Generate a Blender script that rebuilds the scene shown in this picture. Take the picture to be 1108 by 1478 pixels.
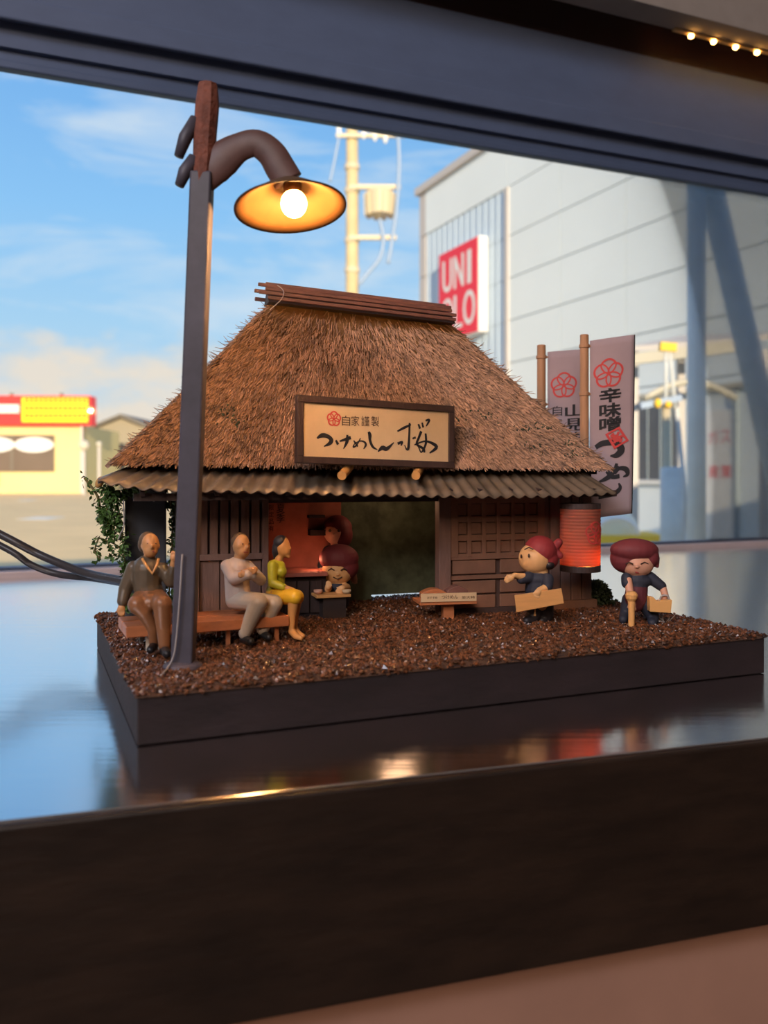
import bpy, bmesh, math, random
import numpy as np
from mathutils import Vector, Matrix, Euler

random.seed(7)
RNG = np.random.default_rng(7)
scene = bpy.context.scene
COL = scene.collection
for o in list(bpy.data.objects):
    bpy.data.objects.remove(o, do_unlink=True)

# 1 unit = 7.5 cm. z = 0 is the counter top, the camera looks along +Y.
F, HZ, CX = 1250.0, 682.0, 554.0


def srgb(r, g, b):
    f = lambda c: c / 12.92 if c <= 0.04045 else ((c + 0.055) / 1.055) ** 2.4
    return (f(r / 255), f(g / 255), f(b / 255), 1.0)


# ------------------------------------------------------------------ camera
cam_data = bpy.data.cameras.new('camera')
cam = bpy.data.objects.new('camera', cam_data)
COL.objects.link(cam)
cam.location = (0, 0, 1)
cam.rotation_euler = (math.radians(90), 0, 0)
cam_data.sensor_fit = 'VERTICAL'
cam_data.sensor_height = 36
cam_data.sensor_width = 27
cam_data.lens = 36 * F / 1478
cam_data.shift_y = -(739 - HZ) / 1478
cam_data.clip_start = 0.02
cam_data.clip_end = 4000
cam_data.dof.use_dof = True
cam_data.dof.focus_distance = 4.7
cam_data.dof.aperture_fstop = 1.15
scene.camera = cam

# ------------------------------------------------------------------ sky
world = bpy.data.worlds.new('sky')
scene.world = world
world.use_nodes = True
wt = world.node_tree
for n in list(wt.nodes):
    wt.nodes.remove(n)


def N(tree, kind, **kw):
    n = tree.nodes.new(kind)
    for k, v in kw.items():
        if k in n.inputs.keys():
            n.inputs[k].default_value = v
        else:
            setattr(n, k, v)
    return n


def ramp(tree, stops, interp='LINEAR'):
    n = tree.nodes.new('ShaderNodeValToRGB')
    cr = n.color_ramp
    cr.interpolation = interp
    while len(cr.elements) < len(stops):
        cr.elements.new(0.5)
    for e, (p, c) in zip(cr.elements, stops):
        e.position = p
        e.color = c if len(c) == 4 else (*c, 1)
    return n


def build_sky():
    t = wt
    L = t.links.new
    tc = N(t, 'ShaderNodeTexCoord')
    sep = N(t, 'ShaderNodeSeparateXYZ')
    L(tc.outputs['Generated'], sep.inputs[0])
    grad = ramp(t, [(0.0, srgb(204, 218, 228)), (0.06, srgb(196, 218, 232)), (0.16, srgb(170, 212, 242)),
                    (0.28, srgb(142, 198, 245)), (0.46, srgb(112, 172, 235)), (1.0, srgb(78, 130, 205))])
    L(sep.outputs['Z'], grad.inputs[0])
    # wispy high cloud
    mp = N(t, 'ShaderNodeMapping')
    mp.inputs['Scale'].default_value = (2.6, 2.6, 11.0)
    mp.inputs['Rotation'].default_value = (0, math.radians(-10), 0)
    mp.inputs['Location'].default_value = (0.35, 0.0, 0.62)
    L(tc.outputs['Generated'], mp.inputs[0])
    n1 = N(t, 'ShaderNodeTexNoise', Scale=1.6, Detail=7.0, Roughness=0.58, Distortion=0.5)
    L(mp.outputs[0], n1.inputs['Vector'])
    r1 = ramp(t, [(0.47, (0, 0, 0, 1)), (0.72, (0.85, 0.85, 0.85, 1))])
    L(n1.outputs[0], r1.inputs[0])
    # cumulus bank low over the horizon
    mp2 = N(t, 'ShaderNodeMapping')
    mp2.inputs['Scale'].default_value = (7, 7, 15.0)
    mp2.inputs['Location'].default_value = (1.3, 0, 0.2)
    L(tc.outputs['Generated'], mp2.inputs[0])
    n2 = N(t, 'ShaderNodeTexNoise', Scale=1.5, Detail=8.0, Roughness=0.55)
    L(mp2.outputs[0], n2.inputs['Vector'])
    band = ramp(t, [(0.03, (0.52, 0.52, 0.52, 1)), (0.11, (0.58, 0.58, 0.58, 1)), (0.20, (0.0, 0.0, 0.0, 1))])
    L(sep.outputs['Z'], band.inputs[0])
    add = N(t, 'ShaderNodeMath', operation='ADD')
    L(n2.outputs[0], add.inputs[0])
    L(band.outputs[0], add.inputs[1])
    r2 = ramp(t, [(0.98, (0, 0, 0, 1)), (1.0, (0.9, 0.9, 0.9, 1))])
    sub = N(t, 'ShaderNodeMapRange')
    sub.inputs['From Min'].default_value = 0.84
    sub.inputs['From Max'].default_value = 1.10
    sub.inputs['To Max'].default_value = 0.9
    L(add.outputs[0], sub.inputs['Value'])
    t.nodes.remove(r2)
    m1 = N(t, 'ShaderNodeMixRGB')
    m1.inputs[2].default_value = srgb(214, 228, 240)
    L(r1.outputs[0], m1.inputs[0])
    L(grad.outputs[0], m1.inputs[1])
    m2 = N(t, 'ShaderNodeMixRGB')
    m2.inputs[2].default_value = srgb(240, 226, 208)
    L(sub.outputs[0], m2.inputs[0])
    L(m1.outputs[0], m2.inputs[1])
    bg = N(t, 'ShaderNodeBackground', Strength=1.0)
    L(m2.outputs[0], bg.inputs[0])
    out = N(t, 'ShaderNodeOutputWorld')
    L(bg.outputs[0], out.inputs[0])


build_sky()

# ------------------------------------------------------------------ sun and room light
sun_d = bpy.data.lights.new('sun', 'SUN')
sun_d.energy = 6.5
sun_d.color = (1.0, 0.80, 0.52)
sun_d.angle = 0.01
sun = bpy.data.objects.new('sun', sun_d)
COL.objects.link(sun)
SUN_DIR = Vector((0.15, -0.99, math.tan(math.radians(13.8)))).normalized()   # towards the sun
sun.rotation_euler = SUN_DIR.to_track_quat('Z', 'Y').to_euler()


def area_light(name, loc, target, size, energy, col):
    d = bpy.data.lights.new(name, 'AREA')
    d.energy = energy
    d.size = size
    d.color = col
    o = bpy.data.objects.new(name, d)
    COL.objects.link(o)
    o.location = loc
    o.rotation_euler = (Vector(loc) - Vector(target)).to_track_quat('Z', 'Y').to_euler()
    return o


area_light('room_fill', (-5, -26, 15), (0, 4, 0), 8, 3600, (1.0, 0.78, 0.62))  # unseen warm fill, set low to light the front under the eave
area_light('room_fill', (-14, -20, 20.5), (-2, 4, 2), 9, 7600, (0.80, 0.84, 1.0))  # unseen bluish fill added to lift the dark window frame

vs = scene.view_settings
scene.display_settings.display_device = 'sRGB'
vs.view_transform = 'Standard'
vs.look = 'None'
vs.exposure = 0.12
vs.gamma = 1.0
vs.use_curve_mapping = False

# ------------------------------------------------------------------ helpers


def P(px, py, Y):
    return Vector(((px - CX) / F * Y, Y, 1 + (HZ - py) / F * Y))


def G(px, py, z):
    Y = F * (1 - z) / (py - HZ)
    return Vector(((px - CX) / F * Y, Y, z))


class Frame:
    """a = to the right along a front, b = away from the viewer, z up."""

    def __init__(s, origin, ang):
        s.o = Vector((origin[0], origin[1], 0))
        s.ang = ang
        s.A = Vector((math.cos(ang), math.sin(ang), 0))
        s.B = Vector((-math.sin(ang), math.cos(ang), 0))

    def pt(s, a, b, z):
        return s.o + s.A * a + s.B * b + Vector((0, 0, z))

    def a(s, px, b=0.0):
        k = (px - CX) / F
        q = s.o + s.B * b
        return (k * q.y - q.x) / (s.A.x - k * s.A.y)

    def z(s, py, a, b=0.0):
        return 1 + (HZ - py) / F * s.pt(a, b, 0).y

    def q(s, px, py, b=0.0):
        a = s.a(px, b)
        return s.pt(a, b, s.z(py, a, b))


MATS = {}


def mat(name, col, rough=0.6, var=0.25, scale=6.0, bump=0.0, bscale=None, spec=0.4, metal=0.0, coat=0.0,
        emit=None, estr=0.0, island=0.0, stretch=(1, 1, 1), col2=None, trans=0.0, coat_rough=0.1, detail=6):
    m = bpy.data.materials.new(name)
    MATS[name] = m
    m.use_nodes = True
    t = m.node_tree
    L = t.links.new
    bs = t.nodes['Principled BSDF']
    bs.inputs['Roughness'].default_value = rough
    bs.inputs['Specular IOR Level'].default_value = spec
    bs.inputs['Metallic'].default_value = metal
    bs.inputs['Coat Weight'].default_value = coat
    bs.inputs['Coat Roughness'].default_value = coat_rough
    bs.inputs['Transmission Weight'].default_value = trans
    tc = N(t, 'ShaderNodeTexCoord')
    mp = N(t, 'ShaderNodeMapping')
    mp.inputs['Scale'].default_value = stretch
    L(tc.outputs['Object'], mp.inputs[0])
    no = N(t, 'ShaderNodeTexNoise', Scale=scale, Detail=float(detail), Roughness=0.6)
    L(mp.outputs[0], no.inputs['Vector'])
    c = Vector(col[:3])
    if col2 is None:
        lo = tuple(c * (1 - var)) + (1,)
        hi = tuple(c * (1 + var)) + (1,)
    else:
        lo, hi = col, col2
    rp = ramp(t, [(0.3, lo), (0.7, hi)])
    L(no.outputs[0], rp.inputs[0])
    out_col = rp.outputs[0]
    if island:
        ge = N(t, 'ShaderNodeNewGeometry')
        mr = N(t, 'ShaderNodeMapRange')
        mr.inputs['To Min'].default_value = 1 - island
        mr.inputs['To Max'].default_value = 1 + island
        L(ge.outputs['Random Per Island'], mr.inputs['Value'])
        mx = N(t, 'ShaderNodeVectorMath', operation='SCALE')
        L(out_col, mx.inputs[0])
        L(mr.outputs[0], mx.inputs['Scale'])
        out_col = mx.outputs[0]
    L(out_col, bs.inputs['Base Color'])
    if bump:
        nb = N(t, 'ShaderNodeTexNoise', Scale=(bscale or scale * 3), Detail=5.0)
        L(mp.outputs[0], nb.inputs['Vector'])
        bp = N(t, 'ShaderNodeBump', Strength=bump, Distance=0.02)
        L(nb.outputs[0], bp.inputs['Height'])
        L(bp.outputs[0], bs.inputs['Normal'])
    if emit is not None:
        bs.inputs['Emission Color'].default_value = emit
        bs.inputs['Emission Strength'].default_value = estr
    return m


class MB:
    def __init__(s):
        s.v, s.f = [], []

    def add(s, vs_, fs):
        n = len(s.v)
        s.v += [tuple(x) for x in vs_]
        s.f += [tuple(i + n for i in f) for f in fs]
        return s

    def hexa(s, p):       # 8 points: bottom 4 ccw, top 4 ccw
        return s.add(p, [(3, 2, 1, 0), (4, 5, 6, 7), (0, 1, 5, 4), (1, 2, 6, 5), (2, 3, 7, 6), (3, 0, 4, 7)])

    def fbox(s, fr, a0, a1, b0, b1, z0, z1):
        q = fr.pt
        return s.hexa([q(a0, b0, z0), q(a1, b0, z0), q(a1, b1, z0), q(a0, b1, z0),
                       q(a0, b0, z1), q(a1, b0, z1), q(a1, b1, z1), q(a0, b1, z1)])

    def bar(s, p0, p1, w, h, up=Vector((0, 0, 1))):      # rectangular bar from p0 to p1
        p0, p1 = Vector(p0), Vector(p1)
        d = (p1 - p0).normalized()
        r = d.cross(up)
        if r.length < 1e-4:
            r = d.cross(Vector((1, 0, 0)))
        r.normalize()
        u = r.cross(d).normalized()
        r, u = r * w / 2, u * h / 2
        return s.hexa([p0 - r - u, p0 + r - u, p1 + r - u, p1 - r - u, p0 - r + u, p0 + r + u, p1 + r + u, p1 - r + u])

    def tube(s, pts, rad, n=10, flat=1.0, flat_axis=None):
        pts = [Vector(p) for p in pts]
        if not hasattr(rad, '__len__'):
            rad = [rad] * len(pts)
        base = len(s.v)
        ref = None
        for i, p in enumerate(pts):
            d = (pts[min(i + 1, len(pts) - 1)] - pts[max(i - 1, 0)]).normalized()
            if ref is None:
                ref = d.cross(Vector((0, 1, 0)))
                if ref.length < 1e-3:
                    ref = d.cross(Vector((1, 0, 0)))
            ref = (ref - d * ref.dot(d)).normalized()
            w = d.cross(ref)
            for k in range(n):
                t = 2 * math.pi * k / n
                s.v.append(tuple(p + ref * math.cos(t) * rad[i] + w * math.sin(t) * rad[i] * flat))
        for i in range(len(pts) - 1):
            for k in range(n):
                a, b = base + i * n + k, base + i * n + (k + 1) % n
                s.f.append((a, b, b + n, a + n))
        s.f.append(tuple(base + k for k in reversed(range(n))))
        e = base + (len(pts) - 1) * n
        s.f.append(tuple(e + k for k in range(n)))
        return s

    def lathe(s, prof, origin, axis=Vector((0, 0, 1)), n=32, closed=False):
        """prof = [(r, h)...] about axis through origin."""
        axis = Vector(axis).normalized()
        x = axis.orthogonal().normalized()
        y = axis.cross(x)
        base = len(s.v)
        for r, h in prof:
            for k in range(n):
                t = 2 * math.pi * k / n
                s.v.append(tuple(Vector(origin) + axis * h + (x * math.cos(t) + y * math.sin(t)) * r))
        m = len(prof)
        for i in range(m if closed else m - 1):
            j = (i + 1) % m
            for k in range(n):
                k2 = (k + 1) % n
                s.f.append((base + i * n + k, base + i * n + k2, base + j * n + k2, base + j * n + k))
        if not closed:
            s.f.append(tuple(base + k for k in reversed(range(n))))
            e = base + (m - 1) * n
            s.f.append(tuple(e + k for k in range(n)))
        return s

    def ell(s, c, r, n=20, m=12, rot=None):
        c = Vector(c)
        base = len(s.v)
        R = rot or Matrix.Identity(3)
        for i in range(m + 1):
            ph = math.pi * i / m
            for k in range(n):
                t = 2 * math.pi * k / n
                q = Vector((r[0] * math.sin(ph) * math.cos(t), r[1] * math.sin(ph) * math.sin(t), r[2] * math.cos(ph)))
                s.v.append(tuple(c + R @ q))
        for i in range(m):
            for k in range(n):
                k2 = (k + 1) % n
                s.f.append((base + i * n + k, base + (i + 1) * n + k, base + (i + 1) * n + k2, base + i * n + k2))
        return s

    def cap(s, p0, r0, p1, r1, n=14):
        """tapered capsule"""
        p0, p1 = Vector(p0), Vector(p1)
        s.tube([p0, p1], [r0, r1], n)
        s.ell(p0, (r0, r0, r0), n, 8)
        s.ell(p1, (r1, r1, r1), n, 8)
        return s

    def prism(s, poly, nrm):
        """extrude polygon (list of points) by vector nrm"""
        n = len(poly)
        nrm = Vector(nrm)
        b = len(s.v)
        s.v += [tuple(Vector(p)) for p in poly] + [tuple(Vector(p) + nrm) for p in poly]
        s.f.append(tuple(b + i for i in range(n)))
        s.f.append(tuple(b + n + i for i in reversed(range(n))))
        for i in range(n):
            j = (i + 1) % n
            s.f.append((b + j, b + i, b + n + i, b + n + j))
        return s

    def mesh(s, name, off=Vector()):
        me = bpy.data.meshes.new(name)
        me.from_pydata([(x - off.x, y - off.y, z - off.z) for x, y, z in s.v], [], s.f)
        me.update()
        bm = bmesh.new()
        bm.from_mesh(me)
        bmesh.ops.recalc_face_normals(bm, faces=bm.faces)
        bm.to_mesh(me)
        bm.free()
        return me

    def build(s, name, material, parent=None, smooth=False, bevel=0.0):
        off = world_loc(parent)
        me = s.mesh(name, off)
        return finish(name, me, material, parent, smooth, bevel)

    def remesh(s, name, material, parent=None, voxel=0.006, it=4):
        off = world_loc(parent)
        me = s.mesh(name, off)
        tmp = bpy.data.objects.new('tmp', me)
        COL.objects.link(tmp)
        md = tmp.modifiers.new('r', 'REMESH')
        md.mode = 'VOXEL'
        md.voxel_size = voxel
        sm = tmp.modifiers.new('s', 'SMOOTH')
        sm.iterations = it
        sm.factor = 0.5
        dg = bpy.context.evaluated_depsgraph_get()
        res = bpy.data.meshes.new_from_object(tmp.evaluated_get(dg))
        bpy.data.objects.remove(tmp, do_unlink=True)
        bpy.data.meshes.remove(me)
        return finish(name, res, material, parent, True, 0)


def world_loc(o):
    v = Vector()
    while o is not None:
        v += o.location
        o = o.parent
    return v


def finish(name, me, material, parent, smooth, bevel):
    me.materials.clear()
    me.materials.append(MATS[material] if isinstance(material, str) else material)
    if smooth:
        me.polygons.foreach_set('use_smooth', [True] * len(me.polygons))
    o = bpy.data.objects.new(name, me)
    COL.objects.link(o)
    o.parent = parent
    if bevel:
        b = o.modifiers.new('bevel', 'BEVEL')
        b.width = bevel
        b.segments = 2
    return o


def tag(o, label=None, cat=None, group=None, kind=None):
    if label:
        o['label'] = label
    if cat:
        o['category'] = cat
    if group:
        o['group'] = group
    if kind:
        o['kind'] = kind
    return o


def thing(name, loc, label, cat, group=None, kind=None):
    o = bpy.data.objects.new(name, None)
    o.empty_display_size = 0.1
    COL.objects.link(o)
    o.location = loc
    return tag(o, label, cat, group, kind)


def smooth_path(pts, sub=6):
    pts = [Vector(p) for p in pts]
    out = []
    for i in range(len(pts) - 1):
        p0, p1, p2, p3 = pts[max(i - 1, 0)], pts[i], pts[i + 1], pts[min(i + 2, len(pts) - 1)]
        for k in range(sub):
            t = k / sub
            out.append(0.5 * ((2 * p1) + (p2 - p0) * t + (2 * p0 - 5 * p1 + 4 * p2 - p3) * t * t + (3 * p1 - p0 - 3 * p2 + p3) * t ** 3))
    out.append(pts[-1])
    return out


class Plane:
    """a flat sheet for print: o lower-left, r right (unit), u up (unit), n towards the viewer"""

    def __init__(s, o, r, u):
        s.o, s.r, s.u = Vector(o), Vector(r).normalized(), Vector(u).normalized()
        s.n = s.r.cross(s.u).normalized()

    def at(s, x, y, d=0.0):
        return s.o + s.r * x + s.u * y + s.n * d


def stroke(mb, pl, pts, d=0.002, th=0.002, sub=5, closed=False):
    """brush stroke: pts = (x, y, width)"""
    if closed:
        pts = pts + [pts[0]]
        path = [Vector(p) for p in pts]
    else:
        path = smooth_path([Vector(p) for p in pts], sub)
    L_, R_ = [], []
    n = len(path)
    for i in range(n):
        if closed:
            a, b = path[(i - 1) % (n - 1)], path[(i + 1) % (n - 1)]
        else:
            a, b = path[max(i - 1, 0)], path[min(i + 1, n - 1)]
        t = Vector((b.x - a.x, b.y - a.y))
        if t.length < 1e-9:
            t = Vector((1, 0))
        t.normalize()
        w = path[i].z / 2
        L_.append((path[i].x - t.y * w, path[i].y + t.x * w))
        R_.append((path[i].x + t.y * w, path[i].y - t.x * w))
    for i in range(n - 1):
        quad = [L_[i], R_[i], R_[i + 1], L_[i + 1]]
        bot = [pl.at(x, y, d) for x, y in quad]
        top = [pl.at(x, y, d + th) for x, y in quad]
        mb.hexa(bot + top)


FONT_CACHE = {}


def text_verts(body):
    if body in FONT_CACHE:
        return FONT_CACHE[body]
    cu = bpy.data.curves.new('lettering', 'FONT')
    cu.body = body
    cu.size = 1
    cu.resolution_u = 3
    cu.extrude = 0.0
    o = bpy.data.objects.new('tmp', cu)
    COL.objects.link(o)
    dg = bpy.context.evaluated_depsgraph_get()
    me = bpy.data.meshes.new_from_object(o.evaluated_get(dg))
    vs_ = [tuple(v.co) for v in me.vertices]
    fs = [tuple(p.vertices) for p in me.polygons]
    bpy.data.objects.remove(o, do_unlink=True)
    bpy.data.meshes.remove(me)
    FONT_CACHE[body] = (vs_, fs)
    return vs_, fs


def letter(mb, pl, body, x0, y0, x1, y1, d=0.003):
    """fit the text into a rectangle on the plane"""
    vs_, fs = text_verts(body)
    if not vs_:
        return
    xs = [v[0] for v in vs_]
    ys = [v[1] for v in vs_]
    sx = (x1 - x0) / max(1e-6, max(xs) - min(xs))
    sy = (y1 - y0) / max(1e-6, max(ys) - min(ys))
    mb.add([pl.at(x0 + (v[0] - min(xs)) * sx, y0 + (v[1] - min(ys)) * sy, d) for v in vs_], fs)


def emblem(mb, pl, cx, cy, r, w, d=0.003):
    """five-petalled blossom: scalloped ring and five inner petals"""
    n = 60
    ring = []
    for k in range(n):
        t = 2 * math.pi * k / n
        rr = r * (0.84 + 0.16 * abs(math.cos(2.5 * (t - math.pi / 2))))
        ring.append((cx + rr * math.cos(t), cy + rr * math.sin(t), w))
    stroke(mb, pl, ring, d, 0.001, closed=True)
    for j in range(5):
        t = math.pi / 2 + (j + 0.5) * 2 * math.pi / 5
        e = []
        for k in range(14):
            q = 2 * math.pi * k / 14
            x, y = r * (0.42 + 0.40 * math.cos(q)), r * 0.17 * math.sin(q)
            e.append((cx + x * math.cos(t) - y * math.sin(t), cy + x * math.sin(t) + y * math.cos(t), w * 0.75))
        stroke(mb, pl, e, d, 0.001, closed=True)


# ------------------------------------------------------------------ materials
mat('asphalt', srgb(242, 206, 150), 0.9, 0.08, 0.05)
mat('room_plaster', srgb(150, 140, 130), 0.85, 0.06, 0.5)
mat('outer_render', srgb(226, 224, 218), 0.9, 0.04, 0.1)
mat('room_floor', srgb(110, 84, 70), 0.6, 0.15, 0.5)
mat('concrete_roof', srgb(150, 150, 150), 0.8, 0.1, 0.1)
cw = mat('counter_wood', srgb(40, 24, 17), 0.30, 0.35, 1.6, bump=0.04, bscale=5, spec=0.6, coat=1.0, coat_rough=0.13, stretch=(0.35, 4, 4))


def varnish(m, ior, rough):      # ior = reflectance at grazing view
    t = m.node_tree
    bs = t.nodes['Principled BSDF']
    bs.inputs['Coat Weight'].default_value = 0.0
    gl = N(t, 'ShaderNodeBsdfGlossy', Roughness=rough)
    gl.inputs[0].default_value = (0.94, 0.94, 0.95, 1)
    lw = N(t, 'ShaderNodeLayerWeight', Blend=0.5)
    fr_ = N(t, 'ShaderNodeMapRange')
    fr_.inputs['From Min'].default_value = 0.25
    fr_.inputs['From Max'].default_value = 0.78
    fr_.inputs['To Min'].default_value = 0.06
    fr_.inputs['To Max'].default_value = ior
    t.links.new(lw.outputs['Facing'], fr_.inputs['Value'])
    mx = N(t, 'ShaderNodeMixShader')
    nl = [l for l in t.links if l.to_socket == bs.inputs['Normal']]
    if nl:
        t.links.new(nl[0].from_socket, gl.inputs['Normal'])
    t.links.new(fr_.outputs[0], mx.inputs[0])
    t.links.new(bs.outputs[0], mx.inputs[1])
    t.links.new(gl.outputs[0], mx.inputs[2])
    t.links.new(mx.outputs[0], t.nodes['Material Output'].inputs[0])


varnish(cw, 0.93, 0.15)
mat('counter_edge', srgb(36, 24, 16), 0.5, 0.4, 2.0, bump=0.15, bscale=7, stretch=(0.4, 4, 5))
mat('under_panel', srgb(158, 118, 98), 0.8, 0.08, 2.0)
mat('frame_grey', srgb(92, 104, 130), 0.55, 0.06, 1.5, stretch=(0.2, 3, 3))
mat('frame_dark', srgb(88, 100, 126), 0.5, 0.06, 2)
mat('frame_rail', srgb(96, 110, 138), 0.38, 0.05, 2, metal=0.3)
mat('sill_metal', srgb(206, 186, 184), 0.35, 0.05, 2, metal=0.3)
mat('fascia_brown', srgb(54, 34, 32), 0.2, 0.5, 3.0, bump=0.03, spec=1.0, coat=1.0, coat_rough=0.12)
mat('valance_beige', srgb(150, 138, 128), 0.85, 0.06, 4)
mat('led', (1, 0.6, 0.2, 1), 0.5, 0, emit=(1.0, 0.50, 0.12, 1), estr=26)
mat('led_tape', srgb(190, 160, 110), 0.4, 0.1)
mat('base_wood', srgb(38, 27, 28), 0.7, 0.35, 2.5, bump=0.2, bscale=9, stretch=(0.5, 3, 4))
mat('gravel', srgb(92, 54, 32), 0.32, 0.35, 14, island=0.75, spec=0.6)
mat('soil', srgb(74, 50, 36), 0.8, 0.3, 20, bump=0.6, bscale=60)
mat('thatch', srgb(112, 80, 46), 0.85, 0.3, 8, bump=0.6, bscale=30)
mat('straw', srgb(156, 121, 97), 0.75, 0.3, 10, island=0.55)
mat('tin', srgb(116, 100, 84), 0.42, 0.35, 5, metal=0.3, bump=0.05)
mat('dark_timber', srgb(62, 46, 42), 0.6, 0.25, 6, bump=0.15, bscale=30, stretch=(3, 3, 0.6))
mat('wall_timber', srgb(116, 86, 74), 0.62, 0.22, 6, bump=0.15, bscale=30, stretch=(3, 3, 0.6))
mat('lattice_timber', srgb(126, 88, 68), 0.62, 0.2, 6, bump=0.1, bscale=30)
mat('lattice_back', srgb(76, 54, 46), 0.7, 0.15, 6)
mat('ridge_wood', srgb(112, 74, 64), 0.5, 0.3, 8, stretch=(0.6, 4, 4))
mat('cord_white', srgb(160, 150, 146), 0.7, 0.1)
mat('interior_red', srgb(170, 96, 78), 0.8, 0.25, 5)
mat('interior_green', srgb(84, 92, 74), 0.8, 0.5, 9)
mat('interior_dark', srgb(46, 34, 32), 0.8, 0.25, 5)
mat('paper', srgb(200, 170, 132), 0.75, 0.06, 8)
mat('paper_flag', srgb(164, 142, 144), 0.8, 0.05, 6)
mat('ink', srgb(34, 30, 32), 0.7, 0.1)
mat('ink_brown', srgb(70, 48, 36), 0.7, 0.1)
mat('ink_red', srgb(196, 66, 62), 0.7, 0.1)
mat('bamboo', srgb(176, 128, 92), 0.5, 0.15, 6, stretch=(3, 3, 0.5))
mat('dowel', srgb(190, 140, 82), 0.5, 0.15, 6)
mat('lamp_black', srgb(72, 67, 76), 0.5, 0.25, 6)
mat('lamp_rust', srgb(120, 68, 52), 0.7, 0.4, 18, bump=0.4, bscale=60)
mat('lamp_arm', srgb(92, 64, 58), 0.5, 0.25, 8)
mat('shade_gold', srgb(88, 60, 32), 0.42, 0.15, 8, metal=0.25)
mat('bulb', (1, 0.8, 0.5, 1), 0.3, 0, emit=(1.0, 0.66, 0.25, 1), estr=16)
mat('skin_warm', srgb(190, 134, 84), 0.45, 0.08, 8)
mat('skin_tan', srgb(206, 144, 82), 0.42, 0.06, 8)
mat('skin_child', srgb(222, 168, 112), 0.5, 0.05, 8)
mat('skin_pink', srgb(206, 150, 122), 0.5, 0.05, 8)
mat('shirt_olive', srgb(88, 74, 58), 0.36, 0.15, 10)
mat('trousers_brown', srgb(128, 84, 54), 0.34, 0.15, 10)
mat('shirt_pale', srgb(186, 162, 146), 0.32, 0.08, 10)
mat('trousers_pale', srgb(178, 160, 142), 0.32, 0.08, 10)
mat('shoe_black', srgb(30, 28, 30), 0.35, 0.1)
mat('blouse_yellow', srgb(172, 164, 40), 0.4, 0.12, 8)
mat('skirt_yellow', srgb(226, 172, 44), 0.4, 0.1, 8)
mat('hair_dark', srgb(44, 38, 40), 0.5, 0.2)
mat('hair_brown', srgb(96, 72, 50), 0.5, 0.2)
mat('scarf_red', srgb(138, 44, 46), 0.65, 0.15, 8)
mat('scarf_maroon', srgb(112, 44, 48), 0.65, 0.15, 8)
mat('tunic_navy', srgb(44, 46, 58), 0.7, 0.15, 8)
mat('apron_maroon', srgb(92, 40, 48), 0.7, 0.15, 8)
mat('board_wood', srgb(206, 148, 88), 0.55, 0.12, 8, stretch=(0.6, 4, 4))
mat('bag_tan', srgb(224, 166, 100), 0.65, 0.05, 8)
mat('bench_wood', srgb(176, 106, 66), 0.45, 0.2, 5, stretch=(0.5, 4, 4))
mat('plastic_pale', srgb(200, 186, 170), 0.4, 0.05)
mat('leaf', srgb(70, 98, 44), 0.5, 0.3, 10, island=0.45)
mat('leaf_dark', srgb(52, 60, 36), 0.6, 0.3, 10, island=0.45)
mat('stem', srgb(96, 84, 44), 0.7, 0.2)
mat('black_box', srgb(58, 58, 60), 0.5, 0.08)
mat('cable', srgb(52, 46, 46), 0.4, 0.08)
mat('facade', srgb(228, 236, 240), 0.75, 0.03, 0.03)
mat('facade_rib', srgb(196, 212, 228), 0.7, 0.03, 0.03)
mat('facade_joint', srgb(158, 172, 182), 0.8, 0.03)
mat('facade_edge', srgb(196, 190, 188), 0.75, 0.05)
mat('sign_red', srgb(226, 44, 62), 0.5, 0.02, emit=srgb(226, 44, 62), estr=0.12)
mat('sign_white', srgb(222, 220, 218), 0.5, 0.0, emit=srgb(250, 246, 246), estr=0.08)
mat('steel_post', srgb(232, 234, 234), 0.45, 0.06, 1.0)
mat('pole_concrete', srgb(196, 178, 140), 0.75, 0.1, 0.2)
mat('hardware', srgb(200, 186, 160), 0.5, 0.1)
mat('wire_grey', srgb(150, 170, 200), 0.5, 0.05)
mat('cream_wall', srgb(216, 202, 146), 0.8, 0.05, 0.02)
mat('window_dark', srgb(106, 92, 82), 0.35, 0.1, 0.05)
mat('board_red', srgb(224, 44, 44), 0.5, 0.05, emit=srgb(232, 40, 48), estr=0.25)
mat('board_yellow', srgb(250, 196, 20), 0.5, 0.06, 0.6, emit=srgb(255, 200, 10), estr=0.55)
mat('led_dot', srgb(190, 120, 20), 0.5, 0.05)
mat('gable_grey', srgb(152, 142, 124), 0.8, 0.05, 0.03)
mat('gable_roof', srgb(118, 112, 104), 0.8, 0.05, 0.03)
mat('hill_blue', srgb(120, 146, 164), 0.95, 0.1, 0.005)
mat('shed_white', srgb(224, 232, 238), 0.75, 0.03, 0.05)
mat('shed_window', srgb(86, 90, 98), 0.35, 0.1, 0.3)
mat('ink_pink', srgb(226, 130, 140), 0.6, 0.05)
mat('kerb_yellow', srgb(255, 206, 70), 0.7, 0.06)
mat('cream_cover', srgb(196, 190, 176), 0.6, 0.04)
mat('cover_pale', srgb(252, 246, 226), 0.6, 0.03)
mat('white_paint', srgb(232, 226, 214), 0.8, 0.05)
mat('stone_grey', srgb(214, 216, 216), 0.8, 0.1, 0.5)


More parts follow.
